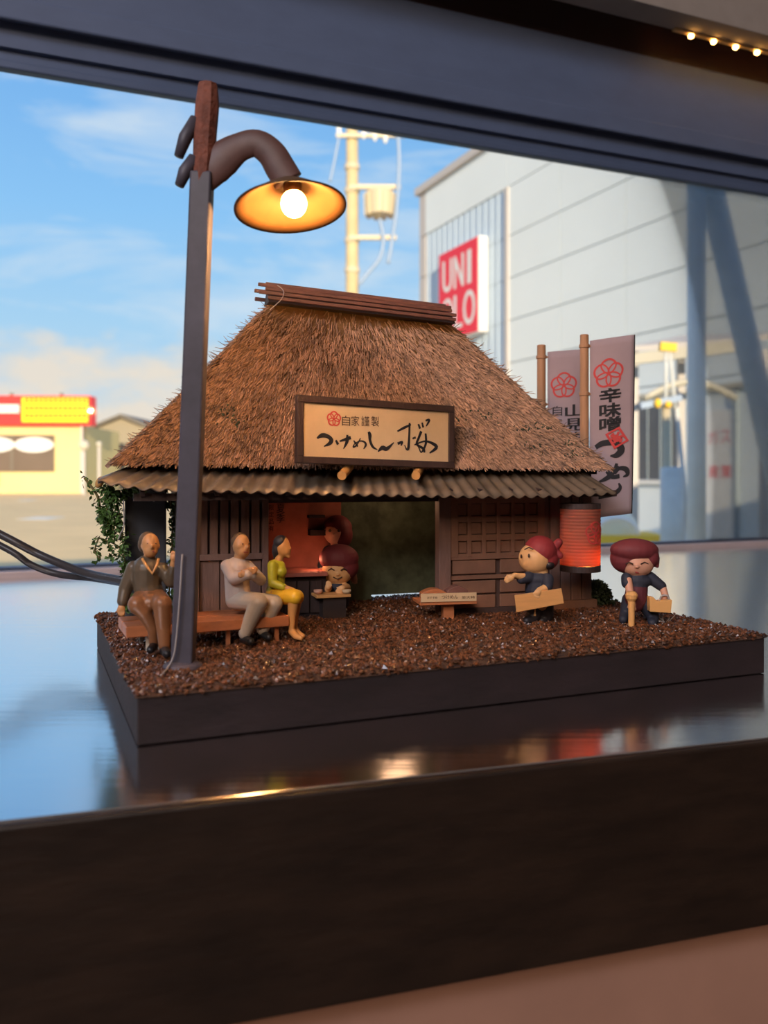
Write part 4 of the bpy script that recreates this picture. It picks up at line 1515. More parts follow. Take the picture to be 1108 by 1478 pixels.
def man_olive():
    f = Fig(3.93)
    t = thing('person_figurine', G(212, 925, BT), 'seated man figurine in olive sweater beside the street lamp post', 'figurine', 'painted figurines on the bench')
    hd = (-0.02)
    # body (continuous)
    f.e(217, 786, hd, 12.5, 16.5, 14).e(217, 794, hd - 0.008, 10.5, 11, 12)
    f.e(219, 789, hd - 0.048, 2.2, 3.4, 3)                                     # nose
    f.e(205, 788, hd, 2.2, 4, 3).e(229, 788, hd, 2.0, 4, 3)                    # ears
    f.c((216, 800, 0, 8), (214, 812, 0, 9))
    f.c((213, 826, 0, 19), (214, 846, 0, 18), (216, 862, 0, 20))
    f.c((191, 822, 0, 9), (180, 850, 0, 7.5), (176, 872, -0.02, 5.5))
    f.c((236, 824, 0, 8), (247, 838, -0.01, 7), (250, 812, -0.05, 4.5))
    f.c((206, 864, -0.02, 13), (196, 873, -0.16, 11), (219, 900, -0.15, 6.5), (222, 930, -0.13, 5))
    f.c((226, 864, -0.02, 13), (234, 872, -0.20, 11.5), (236, 908, -0.19, 8), (237, 936, -0.20, 5.5))
    f.c((222, 932, -0.13, 4.5), (218, 938, -0.19, 4)).c((237, 938, -0.20, 5), (240, 944, -0.26, 4.5))
    hand(f, 175, 878, -0.03, 0, 1, 5.5)
    hand(f, 250, 805, -0.06, 0.1, -1, 5.0)
    f.out('body', 'skin_warm', t)
    # sweater with sleeves
    f.e(213, 822, 0, 25, 12, 17)
    f.c((212, 822, 0.0, 21), (213, 846, 0, 20), (216, 860, 0, 21.5))
    f.c((193, 820, 0, 11), (181, 850, 0, 10), (177, 868, -0.02, 8.2))
    f.c((234, 822, 0, 10), (247, 840, -0.01, 9), (249, 820, -0.04, 6.5))
    sw = f.out('sweater', 'shirt_olive', t)
    k = 3.93 / F
    MB().tube([f.p(205, 806, -0.055), f.p(212, 818, -0.066), f.p(220, 828, -0.07), f.p(226, 816, -0.066), f.p(229, 806, -0.055)], 2.0 * k, 8).build('collar', 'skin_tan', sw, smooth=True)
    f.c((206, 864, -0.01, 15), (198, 873, -0.16, 13.5), (208, 885, -0.165, 10))
    f.c((226, 864, -0.01, 15), (234, 872, -0.20, 13.5), (236, 906, -0.19, 10), (237, 932, -0.20, 8))
    f.c((208, 885, -0.165, 10), (221, 908, -0.15, 8), (222, 926, -0.13, 7))
    f.e(216, 862, 0, 22, 10, 17)
    f.c((214, 867, -0.05, 15), (216, 870, -0.14, 13))
    f.out('trousers', 'trousers_brown', t)
    f.c((237, 938, -0.20, 7), (241, 944, -0.27, 6.2)).out('shoe', 'shoe_black', t)
    f.c((222, 932, -0.13, 6.4), (217, 938, -0.20, 5.6)).out('shoe', 'shoe_black', t)
    for px in (213, 225):
        f.e(px, 784.5, -0.060, 1.5, 0.9, 1.4).out('eye', 'ink_brown', t, 0.0018, 1)
    f.c((214.5, 796, -0.058, 0.7), (223, 796, -0.058, 0.7)).out('mouth', 'scarf_red', t, 0.0016, 1)
    f.e(213, 780, 0.012, 12.5, 13, 13)
    f.e(207, 786, 0.018, 8, 12, 10)
    f.out('hair', 'hair_brown', t)


def man_pale():
    f = Fig(4.12)
    t = thing('person_figurine', G(350, 918, BT), 'seated man figurine in pale suit with folded arms, on the bench', 'figurine', 'painted figurines on the bench')
    f.e(348, 787, 0, 12.5, 16.5, 13.5).e(350, 795, -0.006, 10.5, 11, 12)
    f.e(357, 790, -0.036, 2.2, 3.2, 3)
    f.e(344, 789, -0.04, 2, 4, 2.5)
    f.c((346, 802, 0, 8), (344, 812, 0, 9))
    f.c((342, 826, 0, 18), (342, 846, 0, 17), (344, 864, 0, 18))
    f.c((329, 818, -0.02, 8), (337, 834, -0.06, 7), (356, 826, -0.10, 5.5), (368, 822, -0.10, 4.5))
    f.c((358, 820, 0.03, 8), (375, 836, -0.02, 6.5), (362, 828, -0.10, 5))
    f.c((340, 866, -0.01, 12), (373, 869, -0.12, 10.5), (357, 905, -0.11, 7.5), (354, 918, -0.11, 5.5))
    f.c((350, 866, 0.03, 12), (396, 871, -0.04, 10.5), (382, 900, -0.04, 7.5), (378, 912, -0.04, 5.5))
    hand(f, 362, 823, -0.115, 1, 0.1, 4.5)
    hand(f, 352, 829, -0.12, -1, 0.1, 4.5)
    f.out('body', 'skin_warm', t)
    f.e(342, 820, 0, 20, 11, 16)
    f.c((342, 822, 0, 19), (342, 846, 0, 18), (344, 862, 0, 19))
    f.c((328, 817, -0.02, 10), (337, 835, -0.07, 9), (358, 829, -0.11, 7.2))
    f.c((356, 818, 0.03, 10), (376, 837, -0.02, 8.5), (364, 830, -0.10, 6.5))
    f.out('jacket', 'shirt_pale', t)
    f.c((339, 866, -0.01, 14), (373, 869, -0.12, 13), (358, 902, -0.11, 10), (353, 914, -0.11, 9))
    f.c((350, 866, 0.03, 14), (395, 871, -0.04, 13), (383, 898, -0.04, 10), (379, 908, -0.04, 9))
    f.out('trousers', 'trousers_pale', t)
    f.c((352, 922, -0.10, 6.5), (362, 926, -0.17, 5.5)).out('shoe', 'shoe_black', t)
    f.c((378, 914, -0.03, 6), (388, 920, -0.09, 5.2)).out('shoe', 'shoe_black', t)
    for px, d in ((350.5, -0.044), (359.5, -0.030)):
        f.e(px, 785, d, 1.4, 0.9, 1.4).out('eye', 'ink_brown', t, 0.0018, 1)
    f.c((352, 797, -0.046, 0.7), (358, 797, -0.038, 0.7)).out('mouth', 'scarf_red', t, 0.0016, 1)
    f.e(346, 782, 0.012, 13, 13.5, 13.5).out('hair', 'hair_brown', t)


def woman_yellow():
    f = Fig(4.20)
    t = thing('person_figurine', G(412, 912, BT), 'seated woman figurine in yellow-green top and yellow skirt', 'figurine', 'painted figurines on the bench')
    f.e(408, 789, 0, 10.5, 15, 10.5).e(412, 794, -0.004, 8, 10, 8.5)
    f.c((414, 788, -0.01, 2.4), (419.5, 791, -0.014, 1.6))                      # nose
    f.c((413, 800, -0.008, 3.4), (416, 803, -0.01, 3))                          # chin
    f.c((405, 800, 0, 5.5), (401, 812, 0, 6.5))
    f.c((399, 822, 0, 12), (399, 840, 0, 10.5), (398, 858, 0, 14))
    f.e(406, 824, -0.03, 7, 7.5, 8)
    f.c((393, 816, -0.05, 6), (393, 842, -0.065, 5.2), (410, 847, -0.08, 4.2), (416, 850, -0.08, 3.6))
    f.c((399, 858, -0.02, 12), (424, 860, -0.09, 9), (421, 890, -0.09, 6), (421, 908, -0.09, 4.2))
    f.c((400, 858, 0.04, 12), (428, 861, -0.02, 9), (425, 890, -0.03, 6), (425, 906, -0.03, 4.2))
    f.c((421, 911, -0.08, 5.5), (427, 918, -0.12, 5), (434, 921, -0.14, 3.6))
    f.c((425, 908, -0.03, 5), (431, 915, -0.07, 4.5), (437, 918, -0.09, 3.4))
    hand(f, 416, 850, -0.085, 1, 0.25, 4.0)
    f.out('body', 'skin_tan', t)
    f.e(400, 817, 0, 12, 9, 13)
    f.c((399, 820, 0, 13.5), (399, 842, 0, 11.8), (398, 854, 0, 14.5))
    f.e(406, 825, -0.03, 8, 8.5, 9)
    f.c((393, 816, -0.05, 7.5), (393, 842, -0.065, 6.6), (408, 847, -0.08, 5.6))
    f.out('blouse', 'blouse_yellow', t)
    f.c((398, 858, 0.0, 15.5), (418, 860, -0.075, 12.5), (425, 862, -0.095, 11))
    f.c((400, 858, 0.04, 14), (420, 861, -0.0, 12.5), (428, 862, -0.025, 11))
    f.out('skirt', 'skirt_yellow', t)
    f.e(405, 783, 0.004, 11, 11, 11.5).e(400, 792, 0.004, 7.5, 12, 9).c((398, 796, 0.0, 6), (398, 806, 0.01, 3.5))
    f.out('hair', 'hair_dark', t)


man_olive()
man_pale()
woman_yellow()


def chibi_board():
    """turned to the left, holding a plank"""
    f = Fig(4.66)
    k = f.Y / F
    t = thing('person_figurine', G(777, 900, BT), 'big-headed figurine in red headscarf carrying a wooden board', 'figurine', 'big-headed shop figurines')
    f.e(772, 806, 0, 24, 23, 23)
    f.e(751, 806, -0.02, 3, 2.6, 3)                                       # snub nose
    f.c((778, 824, 0, 13), (776, 846, 0, 16), (778, 866, 0, 17))
    f.c((762, 834, -0.03, 7), (750, 832, -0.06, 5), (742, 830, -0.08, 3.6))
    f.c((790, 836, -0.05, 7), (788, 848, -0.09, 5.5), (778, 852, -0.11, 4.5))
    f.c((772, 868, -0.02, 9), (770, 890, -0.02, 7)).c((784, 868, 0.02, 9), (790, 888, 0.02, 7))
    f.c((770, 893, -0.02, 6), (760, 896, -0.05, 5)).c((790, 891, 0.02, 6), (782, 895, 0.0, 5))
    hand(f, 737, 834, -0.085, -1, 0.5, 5.0)
    hand(f, 776, 855, -0.12, -0.3, 1, 5.0, curl=1)
    f.out('body', 'skin_child', t)
    f.e(776, 835, 0, 19, 13, 18).c((776, 836, 0, 17), (776, 852, 0, 19))
    f.c((763, 833, -0.03, 9), (752, 836, -0.05, 7)).c((790, 836, -0.05, 9), (790, 846, -0.085, 7.5))
    f.out('tunic', 'tunic_navy', t)
    f.c((772, 864, 0, 15), (770, 888, -0.01, 10)).c((784, 864, 0, 15), (789, 886, 0.02, 10)).c((770, 893, -0.02, 7), (760, 896, -0.05, 6)).c((790, 892, 0.02, 7), (782, 896, 0, 6))
    f.out('trousers', 'hair_dark', t)
    f.e(780, 795, 0.012, 24, 22, 25, 0.35).e(788, 806, 0.022, 18, 17, 23)
    sc = f.out('headscarf', 'scarf_red', t)
    f.c((800, 790, 0.0, 7), (806, 783, -0.01, 6)).c((801, 796, 0, 6), (808, 802, -0.01, 5)).out('knot', 'scarf_red', sc)
    f.e(790, 814, -0.008, 10, 8, 17).out('hair', 'hair_dark', t)
    for px, py, d in ((763, 802, -0.083), (752, 803, -0.05)):
        f.e(px, py, d, 1.5, 3.0, 1.6).out('eye', 'ink_brown', t, 0.002, 1)
    f.c((757, 793, -0.075, 0.9), (763, 790, -0.085, 0.9), (769, 793, -0.088, 0.9)).out('eyebrow', 'ink_brown', t, 0.0018, 1)
    # the board is a thing of its own, held against the front
    Yb = f.Y - 0.125
    b = thing('wooden_board', P(777, 880, Yb), 'tan wooden board held by the red-scarfed figurine', 'board', None)
    q = lambda px, py, d: P(px, py, Yb + d)
    cs = [(742, 859), (810, 849), (814, 871), (745, 884)]
    MB().hexa([q(cs[3][0], cs[3][1], 0), q(cs[2][0], cs[2][1], 0), q(cs[2][0], cs[2][1], 0.022), q(cs[3][0], cs[3][1], 0.022),
               q(cs[0][0], cs[0][1], 0), q(cs[1][0], cs[1][1], 0), q(cs[1][0], cs[1][1], 0.022), q(cs[0][0], cs[0][1], 0.022)]).build('plank_body', 'board_wood', b, bevel=0.003)


def chibi_bag():
    f = Fig(4.62)
    t = thing('person_figurine', G(915, 902, BT), 'big-headed figurine in maroon cap holding a tan bag, on the open gravel', 'figurine', 'big-headed shop figurines')
    f.e(919, 814, 0, 24, 19, 20)
    f.e(919, 818, -0.072, 3.5, 2.4, 3)
    f.c((920, 828, 0, 12), (918, 846, 0, 14), (918, 862, 0, 15))
    f.c((906, 838, -0.04, 6), (909, 856, -0.07, 5.5), (912, 868, -0.09, 5))
    f.c((940, 836, -0.01, 6), (956, 848, -0.02, 5.5), (960, 860, -0.04, 5))
    f.c((910, 864, 0.02, 9), (902, 888, 0.02, 6.5)).c((926, 864, 0, 9), (942, 892, 0, 7))
    f.c((902, 890, 0.02, 6), (899, 893, -0.03, 5)).c((943, 896, 0, 6), (941, 899, -0.05, 5))
    hand(f, 912, 872, -0.10, 0.1, 1, 5.5, curl=1)
    hand(f, 957, 864, -0.045, -0.2, 1, 4.6, curl=1)
    f.out('body', 'skin_pink', t)
    f.e(921, 838, 0, 21, 11, 15).c((938, 834, 0, 9), (954, 846, -0.015, 7.5)).c((920, 836, 0, 15), (919, 848, 0, 15))
    f.c((904, 834, -0.02, 8), (904, 842, -0.04, 7.5))
    f.out('tunic', 'tunic_navy', t)
    f.c((919, 848, 0, 15.5), (917, 864, 0, 16.5)).c((914, 860, -0.02, 13), (918, 872, -0.02, 11))
    f.out('apron', 'apron_maroon', t)
    f.c((908, 866, 0.02, 11), (902, 886, 0.02, 8), (900, 892, -0.02, 7), (899, 894, -0.04, 6.2)).c((926, 866, 0, 11), (942, 890, 0, 9), (942, 897, -0.03, 7.5), (941, 899, -0.06, 6.4))
    f.out('trousers', 'tunic_navy', t)
    f.e(915, 794, 0.008, 35, 17, 25).e(905, 806, 0.022, 25, 22, 21).e(936, 803, 0.016, 14, 17, 20).c((946, 806, 0.0, 6), (948, 817, -0.01, 3))
    cap = f.out('cap', 'scarf_maroon', t)
    f.e(922, 800, -0.02, 20, 6, 14.5).out('hair', 'hair_dark', t)
    for s in (-1, 1):
        f.c((919 + s * 6, 814, -0.077, 1.0), (919 + s * 11, 811.5, -0.071, 1.0), (919 + s * 16, 814, -0.061, 1.0)).out('eye', 'ink_brown', t, 0.0018, 1)
    f.c((917, 826, -0.064, 0.9), (921, 827, -0.064, 0.9)).out('mouth', 'scarf_red', t, 0.0018, 1)
    # walking stick and bag, held
    b = thing('stick', G(909, 906, BT), 'short tan stick held upright by the maroon-capped figurine', 'stick')
    Yb = f.Y - 0.115
    MB().lathe([(4.5 * Yb / F, 0), (4.5 * Yb / F, 0.09), (5.2 * Yb / F, 0.13), (8 * Yb / F, 0.145), (9 * Yb / F, 0.165), (6 * Yb / F, 0.18), (2 * Yb / F, 0.183)], Vector((P(911, 0, Yb).x, Yb, BT)), n=14).build('shaft', 'bag_tan', b, smooth=False)
    g = thing('hand_bag', P(952, 884, f.Y - 0.07), 'small tan paper bag in the maroon-capped figurine\'s hand', 'bag')
    Yg = f.Y - 0.085
    q = lambda px, py, d: P(px, py, Yg + d)
    poly = [q(938, 883, 0), q(968, 885, 0), q(970, 866, 0), q(958, 866.5, 0), (q(948, 868, 0)), q(943, 862, 0), q(937, 862, 0)]
    MB().prism(poly, (0, 0.05, 0)).build('bag_body', 'bag_tan', g, bevel=0.003)
    MB().tube(smooth_path([q(951, 868, 0.02), q(955, 860, 0.02), q(963, 860, 0.02), q(966, 867, 0.02)]), 1.4 * Yg / F, 8).build('bag_handle', 'cord_white', g, smooth=True)


def chibi_inside():
    f = Fig(4.93)
    t = thing('person_figurine', G(489, 876, BT), 'smiling big-headed figurine in dark red scarf behind the small table', 'figurine', 'big-headed shop figurines')
    f.e(487, 824, 0, 23, 20, 20)
    f.e(488, 829, -0.076, 3, 2.2, 3)
    f.c((488, 840, 0, 11), (488, 858, 0, 14), (488, 868, 0, 14))
    f.c((474, 848, -0.03, 6), (473, 850, -0.10, 5)).c((500, 848, -0.03, 6), (494, 850, -0.11, 5.5))
    hand(f, 473, 847, -0.13, 0.2, -1, 4.2)
    hand(f, 493, 850, -0.14, -0.6, 0.6, 5.0)
    f.out('body', 'skin_child', t)
    f.e(488, 850, 0.0, 18, 12, 15).c((488, 852, 0, 16), (488, 866, 0, 17)).out('tunic', 'tunic_navy', t)
    f.e(489, 806, 0.014, 29, 21, 24).e(496, 818, 0.02, 22, 20, 22).out('headscarf', 'scarf_maroon', t)
    for s in (-1, 1):
        f.c((487 + s * 5, 823, -0.082, 0.9), (487 + s * 9, 820.5, -0.076, 0.9), (487 + s * 13, 823, -0.068, 0.9)).out('eye', 'ink_brown', t, 0.0018, 1)
    f.c((481, 833, -0.074, 0.8), (487, 836, -0.076, 0.8), (493, 833, -0.074, 0.8)).out('mouth', 'ink_brown', t, 0.0018, 1)
    f = Fig(5.10)
    t = thing('person_figurine', G(487, 866, BT), 'taller hooded figurine in the dim shop, behind the smiling one', 'figurine', 'big-headed shop figurines')
    f.e(484, 768, 0, 17, 18, 16).c((486, 785, 0, 9), (488, 815, 0, 14), (488, 858, 0, 15)).e(482, 772, -0.07, 2.4, 2.2, 3)
    f.c((474, 796, 0, 7), (466, 815, -0.03, 6), (464, 830, -0.05, 5)).c((500, 796, 0, 7), (508, 815, -0.02, 6), (510, 830, -0.04, 5))
    hand(f, 463, 834, -0.055, -0.1, 1, 4.5)
    hand(f, 511, 834, -0.045, 0.1, 1, 4.5)
    f.out('body', 'skin_pink', t)
    f.e(488, 796, 0, 19, 10, 14).c((488, 798, 0, 15), (488, 852, 0, 18)).c((474, 796, 0, 9), (466, 816, -0.03, 8)).c((500, 796, 0, 9), (508, 815, -0.02, 8))
    f.out('robe', 'tunic_navy', t)
    f.e(487, 762, 0.02, 21, 19, 20).e(494, 772, 0.016, 15, 20, 18).out('hood', 'scarf_maroon', t)
    for px in (476, 489):
        f.e(px, 766, -0.072, 2.2, 2.2, 1.5).out('eye', 'ink_brown', t, 0.002, 1)
    # small table with a pair of dumplings
    Y = 4.74
    k = Y / F
    tb = thing('small_table', Vector((P(480, 0, Y).x, Y, BT)), 'small dark table in the shop doorway', 'table')
    fr = Frame((P(480, 0, Y).x, Y), HA)
    zt = 1 + (HZ - 858) / F * Y
    MB().fbox(fr, -25 * k, 26 * k, -0.02, 0.11, zt - 0.016, zt).build('table_top', 'board_wood', tb, bevel=0.003)
    MB().fbox(fr, -14 * k, 20 * k, 0.0, 0.09, BT - 0.003, zt - 0.016).build('table_body', 'interior_dark', tb)
    for i, px in enumerate((459, 500)):
        d = MB()
        c = P(px, 853 if i == 0 else 855, Y + 0.02)
        d.lathe([(1, 0), (5, 0.5), (7, 3), (7.2, 6), (6.2, 5.6), (4, 2.4), (0.5, 2)], (0, 0, 0), n=16)
        d.v = [(x_ * k * 0.9 + c.x, y_ * k * 0.9 + c.y, z_ * k + zt + 0.0005) for x_, y_, z_ in d.v]
        bl = d.build('bowl', 'skin_pink' if i == 0 else 'paper', None, smooth=True)
        tag(bl, ('small pink bowl at the near end of the doorway table, under the ledge', 'small white bowl on the doorway table by the figurine\'s hand')[i], 'bowl', 'bowls on the small table')


chibi_board()
chibi_bag()
chibi_inside()


# ------------------------------------------------------------------ menu table, lantern, flags, plants, cables
def build_menu_table():
    Y = G(647, 893, BT).y
    fr = Frame((P(647, 0, Y).x, Y), math.radians(10))
    k = Y / F
    t = thing('menu_stand', fr.pt(0, 0.03, BT), 'one-legged wooden stand in front of the lattice door', 'stand')
    b0 = -0.055
    aL, aR = fr.a(607, b0), fr.a(687, b0)
    zt = fr.z(868, 0, b0)
    MB().fbox(fr, aL - 0.005, aR + 0.005, b0, 0.14, zt - 0.018, zt).build('table_top', 'bench_wood', t, bevel=0.003)
    MB().fbox(fr, -0.030, 0.030, -0.01, 0.05, BT - 0.004, zt - 0.018).build('leg', 'bench_wood', t, bevel=0.003)
    lb = MB().fbox(fr, aL, aR, b0 - 0.006, b0 + 0.004, zt, zt + 12 * k).build('price_strip', 'paper', t)
    pl = Plane(fr.pt(aL, b0 - 0.006, zt), fr.A, (0, 0, 1))
    W = aR - aL
    ink = MB()
    letter(ink, pl, 'おすすめ', 0.11 * W, 4.5 * k, 0.29 * W, 8.0 * k, 0.002)
    letter(ink, pl, 'つけめん', 0.37 * W, 4 * k, 0.66 * W, 9.5 * k, 0.002)
    letter(ink, pl, '並大特', 0.73 * W, 3.5 * k, 0.97 * W, 7.5 * k, 0.002)
    ink.build('lettering', 'ink_brown', lb)
    for i, (x0, x1, y0, y1, z1, m, lab) in enumerate(((0.05, 0.50, -0.035, 0.02, 0.022, 'board_wood', 'pale flat wooden slab on the menu stand, front of the pile'),
                                                     (0.53, 0.97, -0.03, 0.03, 0.030, 'bench_wood', 'reddish wooden slab on the menu stand by the door side'),
                                                     (0.10, 0.55, 0.045, 0.12, 0.055, 'bench_wood', 'thick brown slab at the back of the menu stand'),
                                                     (0.55, 0.95, 0.045, 0.125, 0.068, 'ridge_wood', 'dark raised slab at the back corner of the menu stand'))):
        a0, a1 = aL + W * x0, aL + W * x1
        s = MB().fbox(fr, a0, a1, y0, y1, zt + 0.0005, zt + z1)
        mid = MB()
        n = 12
        prof = [(a0 + (a1 - a0) * j / n, zt + 0.0005 + z1 * (0.55 + 0.45 * math.sin(math.pi * (j + 0.5) / (n + 1)))) for j in range(n + 1)]
        poly = [fr.pt(a0, y0, zt + 0.0005)] + [fr.pt(a1, y0, zt + 0.0005)] + [fr.pt(a, y0, z) for a, z in reversed(prof)]
        o = mid.prism(poly, fr.B * (y1 - y0)).build('food_sample', m, None, bevel=0.004)
        tag(o, lab, 'food sample', 'samples on the menu stand')


def build_lantern():
    b = -0.22
    a = HS.a(837, b)
    c = HS.pt(a, b, 0)
    k = c.y / F
    z0, z1 = HS.z(824, a, b), HS.z(729, a, b)
    r = 29 * k
    t = thing('paper_lantern', Vector((c.x, c.y, z0)), 'glowing orange paper lantern hanging from the eave', 'lantern')
    prof = []
    n = 17
    zz0, zz1 = z0 + 0.035, z1 - 0.02
    for i in range(n * 4 + 1):
        s = i / (n * 4)
        rr = r * (1.0 - 0.012 + 0.022 * abs(math.sin(math.pi * s * n))) * (0.985 + 0.015 * math.sin(math.pi * s))
        prof.append((rr, zz0 + (zz1 - zz0) * s - z0))
    inner = [(x_ - 0.002, h) for x_, h in reversed(prof)]
    MB().lathe(prof + inner, Vector((c.x, c.y, z0)), n=40, closed=True).build('paper', 'lantern_paper', t, smooth=True)
    MB().lathe([(r * 0.2, 0), (r * 1.0, 0), (r * 1.0, 0.034), (r * 0.2, 0.034)], Vector((c.x, c.y, z0)), n=32, closed=True).build('bottom_ring', 'dark_timber', t)
    MB().lathe([(r * 0.2, 0), (r * 1.0, 0), (r * 1.0, 0.03), (r * 0.2, 0.03)], Vector((c.x, c.y, z1 - 0.02)), n=32, closed=True).build('top_ring', 'dark_timber', t)
    MB().tube([Vector((c.x, c.y, z1)), Vector((c.x, c.y, 0.93))], 0.006, 8).build('hanger', 'dark_timber', t)
    # emblem wrapped on the paper, turned to the viewer's right
    em = MB()
    em_pl = Plane((0, 0, 0), (1, 0, 0), (0, 1, 0))
    emblem(em, em_pl, 0, 0, 16 * k, 2.0 * k, 0.0)
    zc = HS.z(768, a, b)
    phi0 = math.radians(-90 + 34)
    out = []
    for x_, y_, d_ in em.v:
        ph = phi0 + x_ / r
        rad = r * 1.015 + d_ + 0.001
        out.append((c.x + rad * math.cos(ph), c.y + rad * math.sin(ph), zc + y_))
    em.v = out
    em.build('emblem', 'ink_red', t)
    ld = bpy.data.lights.new('lantern_light', 'POINT')
    ld.energy = 2.4
    ld.color = (1.0, 0.42, 0.10)
    ld.shadow_soft_size = 0.02
    lo = bpy.data.objects.new('lantern_light', ld)
    COL.objects.link(lo)
    lo.location = Vector((c.x + 0.03, c.y - 0.03, z0 + 0.07))


def build_flag(px, ptop, Y, fl, lab, front):
    k = Y / F
    base = Vector((P(px, 0, Y).x, Y, BT - 0.004))
    ztop = P(0, ptop, Y).z
    t = thing('banner_flag', base, lab, 'flag', 'shop banners on bamboo poles')
    MB().lathe([(6.3 * k, 0), (6.3 * k, (ztop - base.z) * 0.45), (6.8 * k, (ztop - base.z) * 0.452), (6.3 * k, (ztop - base.z) * 0.457), (6.2 * k, ztop - base.z - 0.004), (5.4 * k, ztop - base.z)], base, n=14).build('pole', 'bamboo', t, smooth=False)
    x0, x1, y0, y1, y0r = fl      # flag sheet
    pTL, pTR = P(x0, y0, Y), P(x1, y0r, Y - 0.05)
    h = P(0, y0, Y).z - P(0, y1, Y).z
    v, f = [], []
    n, m = 10, 24
    W = (pTR - pTL).length
    r = (pTR - pTL).normalized()

    def sh(s, u_):
        p = pTL + (pTR - pTL) * s + Vector((0, 0, -h * u_))
        return p + Vector((-0.018 * s * u_ * u_, -0.012 * math.sin(math.pi * s) + 0.01 * math.sin(3 * u_) * s, 0))
    for j in range(m + 1):
        for i in range(n + 1):
            v.append(tuple(sh(i / n, j / m)))
    for j in range(m):
        for i in range(n):
            q = j * (n + 1) + i
            f.append((q, q + n + 1, q + n + 2, q + 1))
    cl = MB().add(v, f).build('cloth', 'paper_flag', t, smooth=True)
    so = cl.modifiers.new('thick', 'SOLIDIFY')
    so.thickness = 0.006
    so.offset = 0
    hem = [sh(1, j / m) + Vector((0.002, 0, 0)) for j in range(m + 1)]
    MB().tube(hem, 0.0045, 6).build('hem', 'ink', cl, smooth=True)
    for u_ in (0.03, 0.30, 0.62):
        p = Vector((base.x, base.y, pTL.z - h * u_))
        MB().lathe([(6.6 * k, -0.012), (7.6 * k, -0.010), (7.6 * k, 0.010), (6.6 * k, 0.012)], p, n=14, closed=True).build('loop', 'bamboo', t)
        MB().bar(p, p + Vector((x0 - px + 1, 0, 0)) * k, 0.012, 0.012).build('tab', 'bamboo', t)
    pl = Plane((0, 0, 0), (1, 0, 0), (0, 1, 0))

    def wrap(mb, mname, nm='letter'):       # plane coords -> cloth (x in 0..1 across, y 0..1 down scaled by real size)
        mb.v = [tuple(sh(min(1.0, max(0.0, x_ / W)), -y_ / h) + Vector((0.1, -1, 0)).normalized() * (0.005 + d_)) for x_, y_, d_ in mb.v]
        mb.build(nm, mname, cl)
    red, ink = MB(), MB()
    X = lambda zx: (zx - 5) / 285 * W        # measured on the enlarged flag: 285 wide, 1400 tall
    Yv = lambda zy: -(zy - 25) / 1390 * h
    emblem(red, pl, X(122), Yv(300), 0.325 * W, 0.046 * W, 0.0)
    if front:
        wrap(red, 'ink_red', 'emblem')
        red = MB()
        for ch, zy in (('辛', 470), ('味', 588), ('噌', 695)):
            ink = MB()
            for ox, oy in ((0, 0), (7, 0), (0, 6), (7, 6)):
                letter(ink, pl, ch, X(62 + ox), Yv(zy + 50 + oy), X(198 + ox), Yv(zy - 55 + oy), 0.001 + 0.0002 * ox)
            wrap(ink, 'ink')
        S = [[(40, 865, 30), (90, 840, 40), (170, 850, 38), (210, 905, 50), (180, 945, 40), (135, 945, 8)],
             [(60, 1140, 12), (130, 1105, 34), (190, 1030, 16)], [(115, 1060, 26), (150, 1110, 26), (200, 1110, 30)],
             [(180, 1010, 20), (165, 1080, 26), (200, 1050, 24), (245, 1065, 34), (255, 1105, 26), (225, 1120, 8)],
             [(195, 1165, 10), (205, 1205, 26), (165, 1240, 34), (60, 1250, 40)]]
        for grp in (S[:1], S[1:4], S[4:]):
            ink = MB()
            for s_ in grp:
                stroke(ink, pl, [(X(a_), Yv(b_), w_ / 285 * W) for a_, b_, w_ in s_], 0.0, 0.001)
            wrap(ink, 'ink')
        sq = [(110, 775), (190, 735), (250, 840), (165, 885)]
        stroke(red, pl, [(X(a_), Yv(b_), 20 / 285 * W) for a_, b_ in sq], 0.003, 0.001, closed=True)
        for l_ in ([(135, 790), (180, 800), (205, 850)], [(150, 770), (165, 830), (215, 825)], [(190, 765), (160, 850)], [(140, 815), (225, 800)]):
            stroke(red, pl, [(X(a_), Yv(b_), 16 / 285 * W) for a_, b_ in l_], 0.003, 0.001)
    else:
        for ch, zy in (('山', 500), ('見', 610), ('味', 720), ('噌', 830)):
            ink = MB()
            for ox in (0, 8):
                letter(ink, pl, ch, X(130 + ox), Yv(zy + 52), X(255 + ox), Yv(zy - 45), 0.001 + 0.0002 * ox)
            wrap(ink, 'ink')
        for ch, zy in (('自', 500), ('家', 600), ('製', 700)):
            ink = MB()
            letter(ink, pl, ch, X(40), Yv(zy + 40), X(110), Yv(zy - 40), 0.001)
            wrap(ink, 'ink')
    wrap(red, 'ink_red', 'stamp' if front else 'emblem')


def leaf_verts(V, FC, p, d, ln, wd):
    d = d.normalized()
    s = d.cross(Vector((random.uniform(-1, 1), random.uniform(-1, 1), random.uniform(-1, 1))))
    if s.length < 1e-4:
        return
    s.normalize()
    n_ = d.cross(s)
    b = len(V)
    V += [p, p + d * ln * 0.45 + s * wd + n_ * wd * 0.3, p + d * ln, p + d * ln * 0.45 - s * wd + n_ * wd * 0.3]
    FC += [(b, b + 1, b + 2), (b, b + 2, b + 3)]


